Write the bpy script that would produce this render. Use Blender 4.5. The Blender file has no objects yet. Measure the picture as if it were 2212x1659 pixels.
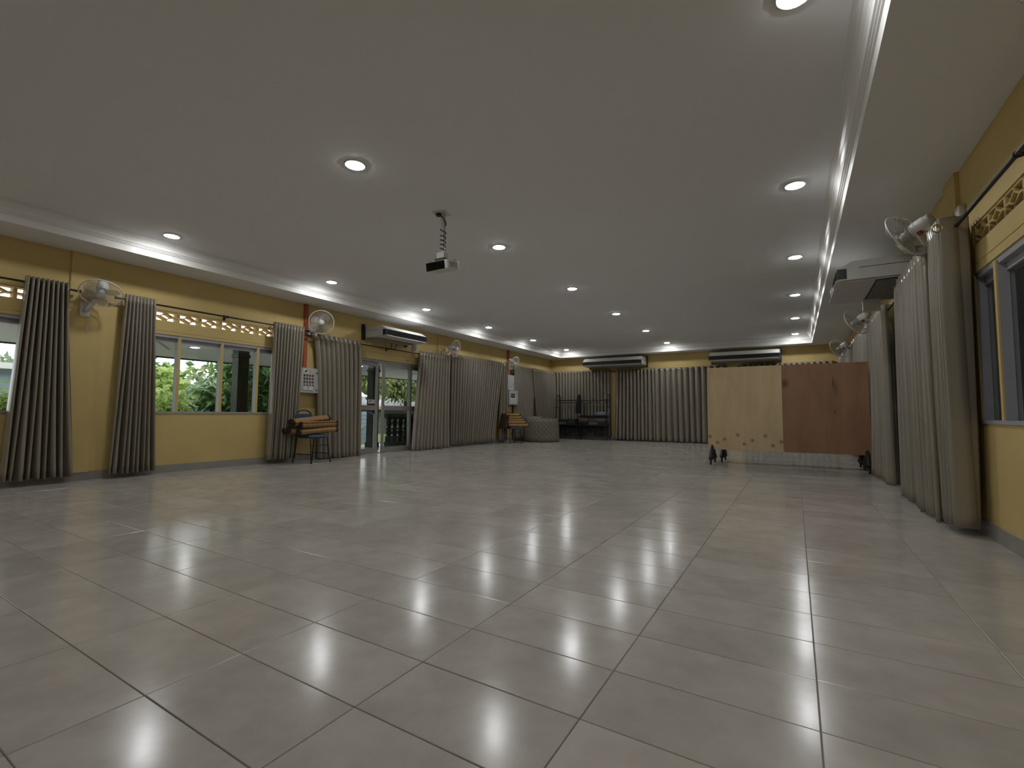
import bpy, bmesh, math, random
from mathutils import Vector, Matrix
from math import sin, cos, pi, radians

# ------------------------------------------------------------------ scene, camera, world, exposure
sc = bpy.context.scene
col = sc.collection
sc.view_settings.view_transform = 'Standard'
sc.view_settings.look = 'None'
sc.view_settings.gamma = 1.0
sc.view_settings.use_curve_mapping = False
sc.view_settings.exposure = 0.0
sc.cycles.use_denoising = True
sc.cycles.use_adaptive_sampling = True
sc.cycles.adaptive_threshold = .06
sc.cycles.adaptive_min_samples = 12
sc.cycles.max_bounces = 6
sc.cycles.diffuse_bounces = 4
sc.cycles.glossy_bounces = 3
sc.cycles.transparent_max_bounces = 16
sc.cycles.sample_clamp_indirect = 6.0

FPX, YAW, PITCH, ROLL = 1016.36, .5413, .0633, .0071
CAM = Vector((0, 0, .874))
_F = Vector((-sin(YAW)*cos(PITCH), cos(YAW)*cos(PITCH), sin(PITCH)))
_R = Vector((cos(YAW), sin(YAW), 0))
_U = _R.cross(_F)
R_ = cos(ROLL)*_R + sin(ROLL)*_U
U_ = -sin(ROLL)*_R + cos(ROLL)*_U
cam_data = bpy.data.cameras.new('camera')
cam_data.sensor_fit = 'HORIZONTAL'
cam_data.sensor_width = 36.0
cam_data.lens = 36.0*FPX/2212.0
cam_data.clip_start = .02
cam_data.clip_end = 300
cam = bpy.data.objects.new('camera', cam_data)
cam.matrix_world = Matrix(((R_.x, U_.x, -_F.x, CAM.x), (R_.y, U_.y, -_F.y, CAM.y), (R_.z, U_.z, -_F.z, CAM.z), (0, 0, 0, 1)))
col.objects.link(cam)
sc.camera = cam

world = bpy.data.worlds.new('overcast_sky')
sc.world = world
world.use_nodes = True
bg = world.node_tree.nodes['Background']
bg.inputs[0].default_value = (.93, .97, 1.0, 1)
bg.inputs[1].default_value = 3.0

LAMP_L = 172.0                       # radiance of the downlight diffusers
LAMP_COL = (.97, .985, 1.0, 1)

# room dimensions in metres
XL, XR, YB, YF = -7.75, 1.20, 15.75, -2.9
ZS, ZC = 2.88, 3.10                 # soffit and main ceiling
TXL, TXR, TYB, TYF = -7.15, .455, 15.24, -2.35   # edge of the raised tray
random.seed(7)

# ------------------------------------------------------------------ materials
MATS = {}
def mat(name, color, rough=.6, metal=0.0, var=0.0, scale=8.0, bump=0.0, bscale=60.0, spec=.5, stretch=(1, 1, 1), sheen=0.0, emit=None):
    m = bpy.data.materials.new(name); m.use_nodes = True
    nt = m.node_tree; b = nt.nodes['Principled BSDF']
    b.inputs['Base Color'].default_value = (*color, 1)
    b.inputs['Roughness'].default_value = rough
    b.inputs['Metallic'].default_value = metal
    b.inputs['Specular IOR Level'].default_value = spec
    if sheen: b.inputs['Sheen Weight'].default_value = sheen
    if emit:
        b.inputs['Emission Color'].default_value = emit[0]; b.inputs['Emission Strength'].default_value = emit[1]
    MATS[name] = m
    if var <= .035 and not bump: return m
    tc = nt.nodes.new('ShaderNodeTexCoord')
    mp = nt.nodes.new('ShaderNodeMapping'); mp.inputs['Scale'].default_value = stretch
    nt.links.new(tc.outputs['Object'], mp.inputs[0])
    n = nt.nodes.new('ShaderNodeTexNoise'); n.inputs['Scale'].default_value = scale; n.inputs['Detail'].default_value = 2
    nt.links.new(mp.outputs[0], n.inputs['Vector'])
    r = nt.nodes.new('ShaderNodeValToRGB')
    r.color_ramp.elements[0].position = .3; r.color_ramp.elements[1].position = .7
    r.color_ramp.elements[0].color = tuple(max(0, c*(1-var)) for c in color)+(1,)
    r.color_ramp.elements[1].color = tuple(min(1, c*(1+var)) for c in color)+(1,)
    nt.links.new(n.outputs['Fac'], r.inputs[0]); nt.links.new(r.outputs[0], b.inputs['Base Color'])
    if bump:
        n2 = nt.nodes.new('ShaderNodeTexNoise'); n2.inputs['Scale'].default_value = bscale; n2.inputs['Detail'].default_value = 1
        nt.links.new(mp.outputs[0], n2.inputs['Vector'])
        bp = nt.nodes.new('ShaderNodeBump'); bp.inputs['Strength'].default_value = bump; bp.inputs['Distance'].default_value = .01
        nt.links.new(n2.outputs['Fac'], bp.inputs['Height']); nt.links.new(bp.outputs[0], b.inputs['Normal'])
    return m

M_WALL = mat('yellow_wall_paint', (.61, .46, .185), .75, var=.05, scale=2.0)
M_CEIL = mat('white_ceiling_paint', (.78, .785, .79), .8, var=.015, scale=1.5)
M_CORN = mat('white_cornice_gloss', (.74, .73, .70), .35, var=.01)
M_BASE = mat('grey_skirting_tile', (.30, .285, .26), .35, var=.08, scale=5)
M_GROUT = mat('grey_grout', (.27, .255, .23), .8, var=.1, scale=30)
M_CURT = mat('taupe_satin_curtain', (.27, .24, .188), .30, var=.06, scale=40, stretch=(1, 1, .02), spec=1.0)
M_BLACK = mat('black_painted_metal', (.012, .012, .012), .35, var=.1)
M_BLACKPL = mat('black_plastic', (.01, .01, .011), .4, var=.1)
M_BRASS = mat('brass_ring', (.55, .42, .18), .3, metal=1.0, var=.05)
M_WINGREY = mat('grey_window_paint', (.36, .36, .385), .5, var=.05, scale=6)
M_ALU = mat('bronze_grey_aluminium', (.33, .325, .30), .4, metal=.35, var=.05)
M_WHITEPL = mat('white_plastic', (.62, .61, .575), .4, var=.03)
M_ACGREY = mat('pale_grey_casing', (.40, .395, .365), .5, var=.04)
M_ACDARK = mat('dark_intake_grille', (.06, .058, .05), .6, var=.1)
M_PANEL = mat('light_grey_enclosure', (.44, .45, .44), .45, var=.03)
M_TRUNK = mat('orange_red_trunking', (.40, .10, .035), .55, var=.1, scale=6)
M_GREENB = mat('green_button', (.02, .09, .05), .35, var=.1)
M_REDB = mat('red_button', (.22, .02, .02), .35, var=.1)
M_STICK = mat('white_sticker', (.66, .64, .60), .5, var=.02)
M_STRED = mat('red_print', (.35, .05, .05), .5, var=.05)
M_BLUE = mat('blue_vinyl_upholstery', (.010, .035, .13), .5, var=.1, bump=.1, bscale=200)
M_BLUEGREY = mat('blue_grey_vinyl_seat', (.03, .06, .11), .45, var=.1, bump=.1, bscale=200)
M_BIND = mat('dark_brown_mat_binding', (.035, .016, .010), .8, var=.3, scale=20)
M_MATTAN = mat('folded_mat_tan', (.38, .23, .07), .7, var=.15, scale=30)
M_LIGHTWOOD = None
M_GLASSBLK = mat('black_lens_window', (.004, .004, .005), .08, var=.05)
M_CHROME = mat('zinc_plated_steel', (.55, .55, .54), .3, metal=.9, var=.04)
M_GREENP = mat('dark_green_paint', (.006, .018, .013), .5, var=.1)
M_GREENRAIL = mat('dark_green_balustrade_paint', (.008, .017, .013), .55, var=.1)
M_VERCEIL = mat('white_verandah_boards', (.78, .77, .76), .7, var=.02)
M_VERFL = mat('grey_verandah_tile', (.42, .42, .43), .18, var=.08, scale=4)
M_GRASS = mat('grass_ground', (.10, .16, .035), .9, var=.4, scale=9)
M_ROOFM = mat('corrugated_metal', (.20, .198, .195), .5, var=.1, scale=3)
M_HOUSE = mat('pale_blue_cladding', (.36, .43, .50), .7, var=.05)
M_ORANGE = mat('terracotta_paint', (.36, .15, .07), .7, var=.1)
M_DARKOUT = mat('corridor_darkness_black', (.035, .035, .038), .9, var=.1)  # near-black colour stands in for the darkness beyond the right windows
M_BARK = mat('tree_bark', (.07, .055, .04), .9, var=.3, scale=12, bump=.5)
M_DCLOTH = [mat('folded_cloth_'+n, c, .85, var=.2, scale=25, bump=.2, bscale=80) for n, c in
            (('black', (.015, .014, .015)), ('charcoal', (.035, .034, .036)), ('pink', (.16, .10, .09)), ('grey', (.12, .115, .11)),
             ('blue_white', (.22, .26, .30)), ('olive', (.05, .048, .03)), ('mauve', (.10, .07, .075)))]
M_PAPER = mat('dark_book_cover', (.03, .03, .035), .5, var=.1)
M_PAGES = mat('book_pages', (.45, .43, .38), .7, var=.05)

def emission_mat(name, c, s):
    m = bpy.data.materials.new(name); m.use_nodes = True; nt = m.node_tree
    nt.nodes.remove(nt.nodes['Principled BSDF'])
    e = nt.nodes.new('ShaderNodeEmission'); e.inputs[0].default_value = c; e.inputs[1].default_value = s
    nt.links.new(e.outputs[0], nt.nodes['Material Output'].inputs[0]); return m
M_LAMP = emission_mat('lit_lamp_diffuser', LAMP_COL, LAMP_L)
M_LAMPOUT = emission_mat('lit_verandah_lamp', (1, .98, .95, 1), 90.0)

def glass_mat(name, tint, rough=0.0):
    m = bpy.data.materials.new(name); m.use_nodes = True; nt = m.node_tree
    nt.nodes.remove(nt.nodes['Principled BSDF'])
    t = nt.nodes.new('ShaderNodeBsdfTransparent'); t.inputs[0].default_value = (*tint, 1)
    g = nt.nodes.new('ShaderNodeBsdfGlossy'); g.inputs['Roughness'].default_value = rough
    lw = nt.nodes.new('ShaderNodeLayerWeight')
    pw = nt.nodes.new('ShaderNodeMath'); pw.operation = 'POWER'; pw.inputs[1].default_value = 5; nt.links.new(lw.outputs['Facing'], pw.inputs[0])
    f = nt.nodes.new('ShaderNodeMath'); f.operation = 'MULTIPLY_ADD'; f.inputs[1].default_value = .55; f.inputs[2].default_value = .035; nt.links.new(pw.outputs[0], f.inputs[0])
    lw.inputs[0].default_value = .5
    mx = nt.nodes.new('ShaderNodeMixShader')
    nt.links.new(f.outputs[0], mx.inputs[0]); nt.links.new(t.outputs[0], mx.inputs[1]); nt.links.new(g.outputs[0], mx.inputs[2])
    nt.links.new(mx.outputs[0], nt.nodes['Material Output'].inputs[0]); return m
M_GLASS = glass_mat('clear_window_glass', (.93, .95, .94))
M_GLASSDOOR = glass_mat('smoked_door_glass', (.84, .86, .86))
def blade_mat():
    m = bpy.data.materials.new('translucent_fan_blade'); m.use_nodes = True; nt = m.node_tree
    b = nt.nodes['Principled BSDF']; b.inputs['Base Color'].default_value = (.36, .35, .33, 1); b.inputs['Roughness'].default_value = .35
    t = nt.nodes.new('ShaderNodeBsdfTransparent'); t.inputs[0].default_value = (.8, .79, .76, 1)
    mx = nt.nodes.new('ShaderNodeMixShader'); mx.inputs[0].default_value = .36
    nt.links.new(t.outputs[0], mx.inputs[1]); nt.links.new(b.outputs[0], mx.inputs[2])
    nt.links.new(mx.outputs[0], nt.nodes['Material Output'].inputs[0]); return m
M_BLADE = blade_mat()
M_WIRE = mat('pale_grey_wire', (.42, .41, .39), .4, var=.03)

def leaf_mat(name, c1, c2):
    m = bpy.data.materials.new(name); m.use_nodes = True; nt = m.node_tree; b = nt.nodes['Principled BSDF']
    b.inputs['Roughness'].default_value = .5
    g = nt.nodes.new('ShaderNodeNewGeometry'); r = nt.nodes.new('ShaderNodeValToRGB')
    r.color_ramp.elements[0].color = (*c1, 1); r.color_ramp.elements[1].color = (*c2, 1)
    nt.links.new(g.outputs['Random Per Island'], r.inputs[0]); nt.links.new(r.outputs[0], b.inputs['Base Color'])
    t = nt.nodes.new('ShaderNodeBsdfTranslucent'); nt.links.new(r.outputs[0], t.inputs[0])
    mx = nt.nodes.new('ShaderNodeMixShader'); mx.inputs[0].default_value = .35
    nt.links.new(b.outputs[0], mx.inputs[1]); nt.links.new(t.outputs[0], mx.inputs[2])
    nt.links.new(mx.outputs[0], nt.nodes['Material Output'].inputs[0]); return m
M_LEAF_DARK = leaf_mat('deep_green_leaves', (.045, .10, .02), (.13, .24, .06))
M_LEAF_LITE = leaf_mat('yellow_green_leaves', (.22, .34, .07), (.48, .58, .20))
M_LEAF_MANGO = leaf_mat('olive_green_leaves', (.12, .17, .05), (.34, .36, .14))
M_LEAF_GREY = leaf_mat('grey_green_leaves', (.16, .22, .13), (.40, .46, .32))

def tile_mat():
    m = bpy.data.materials.new('grey_stone_look_tile'); m.use_nodes = True; nt = m.node_tree; N = nt.nodes; Lk = nt.links
    b = N['Principled BSDF']
    g = N.new('ShaderNodeNewGeometry')
    mp = N.new('ShaderNodeMapping'); mp.inputs['Scale'].default_value = (1/.593, 1/.3, 1); mp.inputs['Location'].default_value = (1.148/.593+100, -1.013/.3+100, 0)
    Lk.new(g.outputs['Position'], mp.inputs[0])
    fl = N.new('ShaderNodeVectorMath'); fl.operation = 'FLOOR'; Lk.new(mp.outputs[0], fl.inputs[0])
    sx = N.new('ShaderNodeSeparateXYZ'); Lk.new(fl.outputs[0], sx.inputs[0])
    cb = N.new('ShaderNodeCombineXYZ'); Lk.new(sx.outputs[0], cb.inputs[0]); Lk.new(sx.outputs[1], cb.inputs[1])
    wn = N.new('ShaderNodeTexWhiteNoise'); wn.noise_dimensions = '2D'; Lk.new(cb.outputs[0], wn.inputs['Vector'])
    # cloudy stone print, shifted per tile
    ad = N.new('ShaderNodeVectorMath'); ad.operation = 'MULTIPLY_ADD'; ad.inputs[1].default_value = (37, 37, 37)
    Lk.new(wn.outputs['Color'], ad.inputs[0]); Lk.new(g.outputs['Position'], ad.inputs[2])
    n1 = N.new('ShaderNodeTexNoise'); n1.inputs['Scale'].default_value = 5.0; n1.inputs['Detail'].default_value = 4; n1.inputs['Roughness'].default_value = .62
    Lk.new(ad.outputs[0], n1.inputs['Vector'])
    r = N.new('ShaderNodeValToRGB'); r.color_ramp.elements[0].position = .3; r.color_ramp.elements[1].position = .72
    r.color_ramp.elements[0].color = (.40, .372, .335, 1); r.color_ramp.elements[1].color = (.50, .468, .425, 1)
    Lk.new(n1.outputs['Fac'], r.inputs[0])
    hs = N.new('ShaderNodeHueSaturation')
    mr = N.new('ShaderNodeMapRange'); mr.inputs[3].default_value = .92; mr.inputs[4].default_value = 1.07
    Lk.new(wn.outputs['Value'], mr.inputs[0]); Lk.new(mr.outputs[0], hs.inputs['Value']); Lk.new(r.outputs[0], hs.inputs['Color'])
    Lk.new(hs.outputs[0], b.inputs['Base Color'])
    b.inputs['Specular IOR Level'].default_value = .45
    rr = N.new('ShaderNodeMapRange'); rr.inputs[3].default_value = .14; rr.inputs[4].default_value = .21
    Lk.new(n1.outputs['Fac'], rr.inputs[0]); Lk.new(rr.outputs[0], b.inputs['Roughness'])
    n2 = N.new('ShaderNodeTexNoise'); n2.inputs['Scale'].default_value = 9.0; n2.inputs['Detail'].default_value = 1
    Lk.new(ad.outputs[0], n2.inputs['Vector'])
    bp = N.new('ShaderNodeBump'); bp.inputs['Strength'].default_value = .05; bp.inputs['Distance'].default_value = .006
    Lk.new(n2.outputs['Fac'], bp.inputs['Height']); Lk.new(bp.outputs[0], b.inputs['Normal'])
    return m
M_TILE = tile_mat()

def ply_mat(name, c_lo, c_hi, spots, scratches=()):
    """plywood with vertical figure; spots are knot stains at (x, z, radius) in the sheet's own coordinates"""
    m = bpy.data.materials.new(name); m.use_nodes = True; nt = m.node_tree; N = nt.nodes; Lk = nt.links
    b = N['Principled BSDF']; b.inputs['Roughness'].default_value = .6
    tc = N.new('ShaderNodeTexCoord'); mp = N.new('ShaderNodeMapping'); mp.inputs['Scale'].default_value = (3.2, 1, .7)
    Lk.new(tc.outputs['Object'], mp.inputs[0])
    n = N.new('ShaderNodeTexNoise'); n.inputs['Scale'].default_value = 1.8; n.inputs['Detail'].default_value = 6; n.inputs['Distortion'].default_value = .6
    Lk.new(mp.outputs[0], n.inputs['Vector'])
    mp2 = N.new('ShaderNodeMapping'); mp2.inputs['Scale'].default_value = (60, 1, 1.5); Lk.new(tc.outputs['Object'], mp2.inputs[0])
    n2 = N.new('ShaderNodeTexNoise'); n2.inputs['Scale'].default_value = 2.0; n2.inputs['Detail'].default_value = 3; Lk.new(mp2.outputs[0], n2.inputs['Vector'])
    mixn = N.new('ShaderNodeMath'); mixn.operation = 'MULTIPLY_ADD'; mixn.inputs[1].default_value = .3; Lk.new(n2.outputs['Fac'], mixn.inputs[0]); Lk.new(n.outputs['Fac'], mixn.inputs[2])
    r = N.new('ShaderNodeValToRGB'); r.color_ramp.elements[0].position = .45; r.color_ramp.elements[1].position = .85
    r.color_ramp.elements[0].color = (*c_lo, 1); r.color_ramp.elements[1].color = (*c_hi, 1)
    Lk.new(mixn.outputs[0], r.inputs[0])
    out = r.outputs[0]
    for (x, z, rx, rz, dark) in [(s[0], s[1], s[2], s[2], .35) for s in spots]+list(scratches):
        sb = N.new('ShaderNodeVectorMath'); sb.operation = 'SUBTRACT'; sb.inputs[1].default_value = (x, 0, z); Lk.new(tc.outputs['Object'], sb.inputs[0])
        ml = N.new('ShaderNodeVectorMath'); ml.operation = 'MULTIPLY'; ml.inputs[1].default_value = (1/rx, 0, 1/rz); Lk.new(sb.outputs[0], ml.inputs[0])
        ln = N.new('ShaderNodeVectorMath'); ln.operation = 'LENGTH'; Lk.new(ml.outputs[0], ln.inputs[0])
        mr = N.new('ShaderNodeMapRange'); mr.interpolation_type = 'SMOOTHSTEP'; mr.inputs[1].default_value = 0; mr.inputs[2].default_value = 1; mr.inputs[3].default_value = dark; mr.inputs[4].default_value = 1
        Lk.new(ln.outputs['Value'], mr.inputs[0])
        mx = N.new('ShaderNodeMix'); mx.data_type = 'RGBA'; mx.blend_type = 'MULTIPLY'; mx.inputs[0].default_value = 1
        Lk.new(out, mx.inputs[6]); Lk.new(mr.outputs[0], mx.inputs[7]); out = mx.outputs[2]
    Lk.new(out, b.inputs['Base Color']); return m

def lined_mat(name, base, line, per, width, axes=(0, 2)):
    """woven mat / trellis cloth: thin lines on a ground colour, from UV"""
    m = bpy.data.materials.new(name); m.use_nodes = True; nt = m.node_tree; N = nt.nodes; Lk = nt.links
    b = N['Principled BSDF']; b.inputs['Roughness'].default_value = .7
    uv = N.new('ShaderNodeUVMap'); sp = N.new('ShaderNodeSeparateXYZ'); Lk.new(uv.outputs[0], sp.inputs[0])
    acc = None
    for k, (p_, w_) in enumerate(zip(per, width)):
        d = N.new('ShaderNodeMath'); d.operation = 'DIVIDE'; d.inputs[1].default_value = p_; Lk.new(sp.outputs[k], d.inputs[0])
        fr = N.new('ShaderNodeMath'); fr.operation = 'FRACT'; Lk.new(d.outputs[0], fr.inputs[0])
        lt = N.new('ShaderNodeMath'); lt.operation = 'LESS_THAN'; lt.inputs[1].default_value = w_/p_; Lk.new(fr.outputs[0], lt.inputs[0])
        if acc is None: acc = lt
        else:
            a = N.new('ShaderNodeMath'); a.operation = 'MAXIMUM'; Lk.new(acc.outputs[0], a.inputs[0]); Lk.new(lt.outputs[0], a.inputs[1]); acc = a
    n = N.new('ShaderNodeTexNoise'); n.inputs['Scale'].default_value = 14; n.inputs['Detail'].default_value = 4
    hs = N.new('ShaderNodeMix'); hs.data_type = 'RGBA'; hs.inputs[6].default_value = tuple(c*.8 for c in base)+(1,); hs.inputs[7].default_value = tuple(c*1.15 for c in base)+(1,)
    Lk.new(n.outputs['Fac'], hs.inputs[0])
    mx = N.new('ShaderNodeMix'); mx.data_type = 'RGBA'; mx.inputs[7].default_value = (*line, 1)
    Lk.new(acc.outputs[0], mx.inputs[0]); Lk.new(hs.outputs[2], mx.inputs[6]); Lk.new(mx.outputs[2], b.inputs['Base Color'])
    return m
M_WOVEN = lined_mat('woven_bamboo_mat', (.33, .19, .065), (.12, .06, .022), (.105, .13), (.006, .005))
M_TRELLIS = lined_mat('trellis_tablecloth', (.235, .21, .16), (.04, .032, .025), (.17, .17), (.012, .012))

# ------------------------------------------------------------------ mesh helpers
class MB:
    def __init__(s): s.v = []; s.f = []; s.sm = []; s.uv = None
    def add(s, vs, fs, smooth=False, M=None):
        o = len(s.v)
        for p in vs:
            p = Vector(p); s.v.append(M @ p if M else p)
        for f in fs: s.f.append([i+o for i in f]); s.sm.append(smooth)
        return s
    def box(s, x0, x1, y0, y1, z0, z1, M=None, bev=0.0):
        if bev <= 0:
            vs = [(x, y, z) for z in (z0, z1) for y in (y0, y1) for x in (x0, x1)]
            return s.add(vs, [(0, 2, 3, 1), (4, 5, 7, 6), (0, 1, 5, 4), (2, 6, 7, 3), (0, 4, 6, 2), (1, 3, 7, 5)], False, M)
        bm = bmesh.new(); bmesh.ops.create_cube(bm, size=1)
        for v in bm.verts: v.co = Vector(((x0+x1)/2+v.co.x*(x1-x0), (y0+y1)/2+v.co.y*(y1-y0), (z0+z1)/2+v.co.z*(z1-z0)))
        bmesh.ops.bevel(bm, geom=list(bm.edges), offset=bev, segments=2, affect='EDGES', profile=.5)
        return s.bm(bm, False, M)
    def bm(s, bm, smooth=False, M=None):
        bm.verts.index_update()
        s.add([v.co.copy() for v in bm.verts], [[v.index for v in f.verts] for f in bm.faces], smooth, M); bm.free(); return s
    def prism(s, prof, axis, a, b, M=None, smooth=False):
        """profile of 2-D points extruded along axis (0 x, 1 y, 2 z) from a to b"""
        n = len(prof)
        def P(p, t):
            return {0: (t, p[0], p[1]), 1: (p[0], t, p[1]), 2: (p[0], p[1], t)}[axis]
        vs = [P(p, a) for p in prof]+[P(p, b) for p in prof]
        fs = [(i, (i+1) % n, n+(i+1) % n, n+i) for i in range(n)]
        s.add(vs, fs, smooth, M); s.add(vs, [tuple(range(n))[::-1], tuple(range(n, 2*n))], False, M); return s
    def lathe(s, prof, n=20, M=None, smooth=True, caps=True):
        """(r, z) points turned about z"""
        vs = []; fs = []
        for r, z in prof:
            for k in range(n): vs.append((r*cos(2*pi*k/n), r*sin(2*pi*k/n), z))
        for i in range(len(prof)-1):
            for k in range(n): fs.append((i*n+k, i*n+(k+1) % n, (i+1)*n+(k+1) % n, (i+1)*n+k))
        s.add(vs, fs, smooth, M)
        for i, flip in ((0, True), (len(prof)-1, False)):
            if prof[i][0] > 1e-6 and caps:
                loop = list(range(i*n, i*n+n)); s.add([vs[j] for j in loop], [tuple(range(n))[::-1] if flip else tuple(range(n))], False, M)
        return s
    def tube(s, pts, r, n=8, M=None, closed=False, caps=True):
        pts = [Vector(p) for p in pts]; m = len(pts); rr = r if isinstance(r, (list, tuple)) else [r]*m
        vs = []; fs = []; prev = None
        for i, p in enumerate(pts):
            if closed: t = (pts[(i+1) % m]-pts[i-1]).normalized()
            else: t = (pts[min(i+1, m-1)]-pts[max(i-1, 0)]).normalized()
            if prev is None:
                a = Vector((0, 0, 1)) if abs(t.z) < .9 else Vector((1, 0, 0))
                u = t.cross(a).normalized()
            else: u = (prev-t*prev.dot(t)).normalized()
            prev = u; w = t.cross(u)
            for k in range(n): vs.append(p+rr[i]*(cos(2*pi*k/n)*u+sin(2*pi*k/n)*w))
        for i in range(m if closed else m-1):
            j = (i+1) % m
            for k in range(n): fs.append((i*n+k, i*n+(k+1) % n, j*n+(k+1) % n, j*n+k))
        s.add(vs, fs, True, M)
        if caps and not closed:
            s.add(vs[:n], [tuple(range(n))[::-1]], False, M); s.add(vs[-n:], [tuple(range(n))], False, M)
        return s
    def grid(s, fn, nu, nv, smooth=True, M=None, uvfn=None):
        vs = [fn(i/nu, j/nv) for j in range(nv+1) for i in range(nu+1)]
        fs = [(j*(nu+1)+i, j*(nu+1)+i+1, (j+1)*(nu+1)+i+1, (j+1)*(nu+1)+i) for j in range(nv) for i in range(nu)]
        if uvfn:
            if s.uv is None: s.uv = {}
            o = len(s.v)
            for j in range(nv+1):
                for i in range(nu+1): s.uv[o+j*(nu+1)+i] = uvfn(i/nu, j/nv)
        return s.add(vs, fs, smooth, M)
    def mesh(s, name):
        me = bpy.data.meshes.new(name); me.from_pydata([tuple(v) for v in s.v], [], s.f)
        me.polygons.foreach_set('use_smooth', s.sm)
        if s.uv:
            l = me.uv_layers.new(name='UVMap')
            for lp in me.loops: l.data[lp.index].uv = s.uv.get(lp.vertex_index, (0, 0))
        me.update(); return me
    def build(s, name, m, parent=None, M=None):
        me = s.mesh(name); me.materials.append(m); return link(name, me, parent, M)

def link(name, me, parent=None, M=None):
    o = bpy.data.objects.new(name, me); col.objects.link(o)
    if parent: o.parent = parent
    if M is not None: o.matrix_local = M
    return o
def solid(o, t):
    md = o.modifiers.new('thickness', 'SOLIDIFY'); md.thickness = t; md.offset = 0; return o
def tag(o, label, cat, group=None, kind=None):
    o['label'] = label; o['category'] = cat
    if group: o['group'] = group
    if kind: o['kind'] = kind
    return o
def thing(name, label, cat, loc=(0, 0, 0), rz=0.0, group=None):
    o = bpy.data.objects.new(name, None); o.empty_display_size = .1; col.objects.link(o)
    o.location = loc; o.rotation_euler = (0, 0, rz)
    return tag(o, label, cat, group)
def struct(name, mb, m, label=None, parent=None):
    o = mb.build(name, m, parent)
    if parent is None:
        o['kind'] = 'structure'
        if label: o['label'] = label
    return o
def copy_tree(o, parent=None):
    c = o.copy(); col.objects.link(c); c.parent = parent
    for ch in list(o.children): copy_tree(ch, c)
    return c
def frame_z(n, up=(0, 0, 1)):
    """rotation whose +z axis is n"""
    z = Vector(n).normalized(); x = Vector(up).cross(z)
    x = x.normalized() if x.length > 1e-4 else Vector((1, 0, 0))
    y = z.cross(x)
    return Matrix(((x.x, y.x, z.x, 0), (x.y, y.y, z.y, 0), (x.z, y.z, z.z, 0), (0, 0, 0, 1)))
T = Matrix.Translation
def Rz(a): return Matrix.Rotation(a, 4, 'Z')

def wall_mesh(fixed_axis, f0, f1, us, zs, holes):
    """solid wall slab between f0 and f1 on the fixed axis, with rectangular holes (u0,u1,z0,z1)"""
    us = sorted(set(us+[h[0] for h in holes]+[h[1] for h in holes])); zs = sorted(set(zs+[h[2] for h in holes]+[h[3] for h in holes]))
    def hole(i, j):
        if i < 0 or j < 0 or i >= len(us)-1 or j >= len(zs)-1: return True
        u = (us[i]+us[i+1])/2; z = (zs[j]+zs[j+1])/2
        return any(h[0] < u < h[1] and h[2] < z < h[3] for h in holes)
    vid = {}; vs = []; fs = []
    def V(u, z, f):
        k = (u, z, f)
        if k not in vid:
            vid[k] = len(vs); vs.append((f, u, z) if fixed_axis == 0 else (u, f, z))
        return vid[k]
    for i in range(len(us)-1):
        for j in range(len(zs)-1):
            if hole(i, j): continue
            a, b, c, d = us[i], us[i+1], zs[j], zs[j+1]
            fs.append((V(a, c, f1), V(b, c, f1), V(b, d, f1), V(a, d, f1)))
            fs.append((V(a, d, f0), V(b, d, f0), V(b, c, f0), V(a, c, f0)))
            for (ni, nj, p, q) in ((i-1, j, (a, c), (a, d)), (i+1, j, (b, c), (b, d)), (i, j-1, (a, c), (b, c)), (i, j+1, (a, d), (b, d))):
                if hole(ni, nj): fs.append((V(*p, f0), V(*q, f0), V(*q, f1), V(*p, f1)))
    bm = bmesh.new(); bv = [bm.verts.new(v) for v in vs]
    for f in fs:
        try: bm.faces.new([bv[i] for i in f])
        except ValueError: pass
    bmesh.ops.recalc_face_normals(bm, faces=list(bm.faces))
    mb = MB(); mb.bm(bm); return mb

# ------------------------------------------------------------------ room shell
WT = .2
WINL = [(-1.05, 1.95, .85, 1.985), (2.77, 5.16, .85, 1.985)]           # windows in the left wall (y0, y1, z0, z1)
VENTZ = (2.165, 2.325)
VENTL = [(-1.05, 1.95), (2.75, 5.15)]
DOORL = (6.05, 8.85, 0.0, 2.03)
WINR = [(2.0, 4.87, .83, 1.965)]
VENTR = [(1.82, 4.82)]
DOORR = (6.2, 8.9, 0.0, 2.03)
holesL = WINL+[(a, b, *VENTZ) for a, b in VENTL]+[DOORL]
holesR = WINR+[(a, b, *VENTZ) for a, b in VENTR]+[DOORR]
wall_left = struct('wall_left', wall_mesh(0, XL-WT, XL, [YF-WT, YB+WT], [-.1, 3.2], holesL), M_WALL, 'yellow painted wall with windows and pierced vent blocks')
wall_right = struct('wall_right', wall_mesh(0, XR, XR+WT, [YF-WT, YB+WT], [-.1, 3.2], holesR), M_WALL, 'yellow painted wall with dark window on the right')
wall_back = struct('wall_back', MB().box(XL, XR, YB, YB+WT, -.1, 3.2), M_WALL, 'yellow painted far end wall')
wall_front = struct('wall_front', MB().box(XL, XR, YF-WT, YF, -.1, 3.2), M_WALL, 'yellow painted near end wall')
BH = .10
# shallow piers on the side walls
for par, x0, x1, y0, y1 in ((wall_left, XL-.01, XL+.022, 2.12, 2.41), (wall_left, XL-.01, XL+.022, 9.2, 9.56), (wall_right, XR-.03, XR+.01, 5.08, 5.42)):
    MB().box(x0, x1, y0, y1, BH, ZS).build('pier', M_WALL, par)
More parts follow.
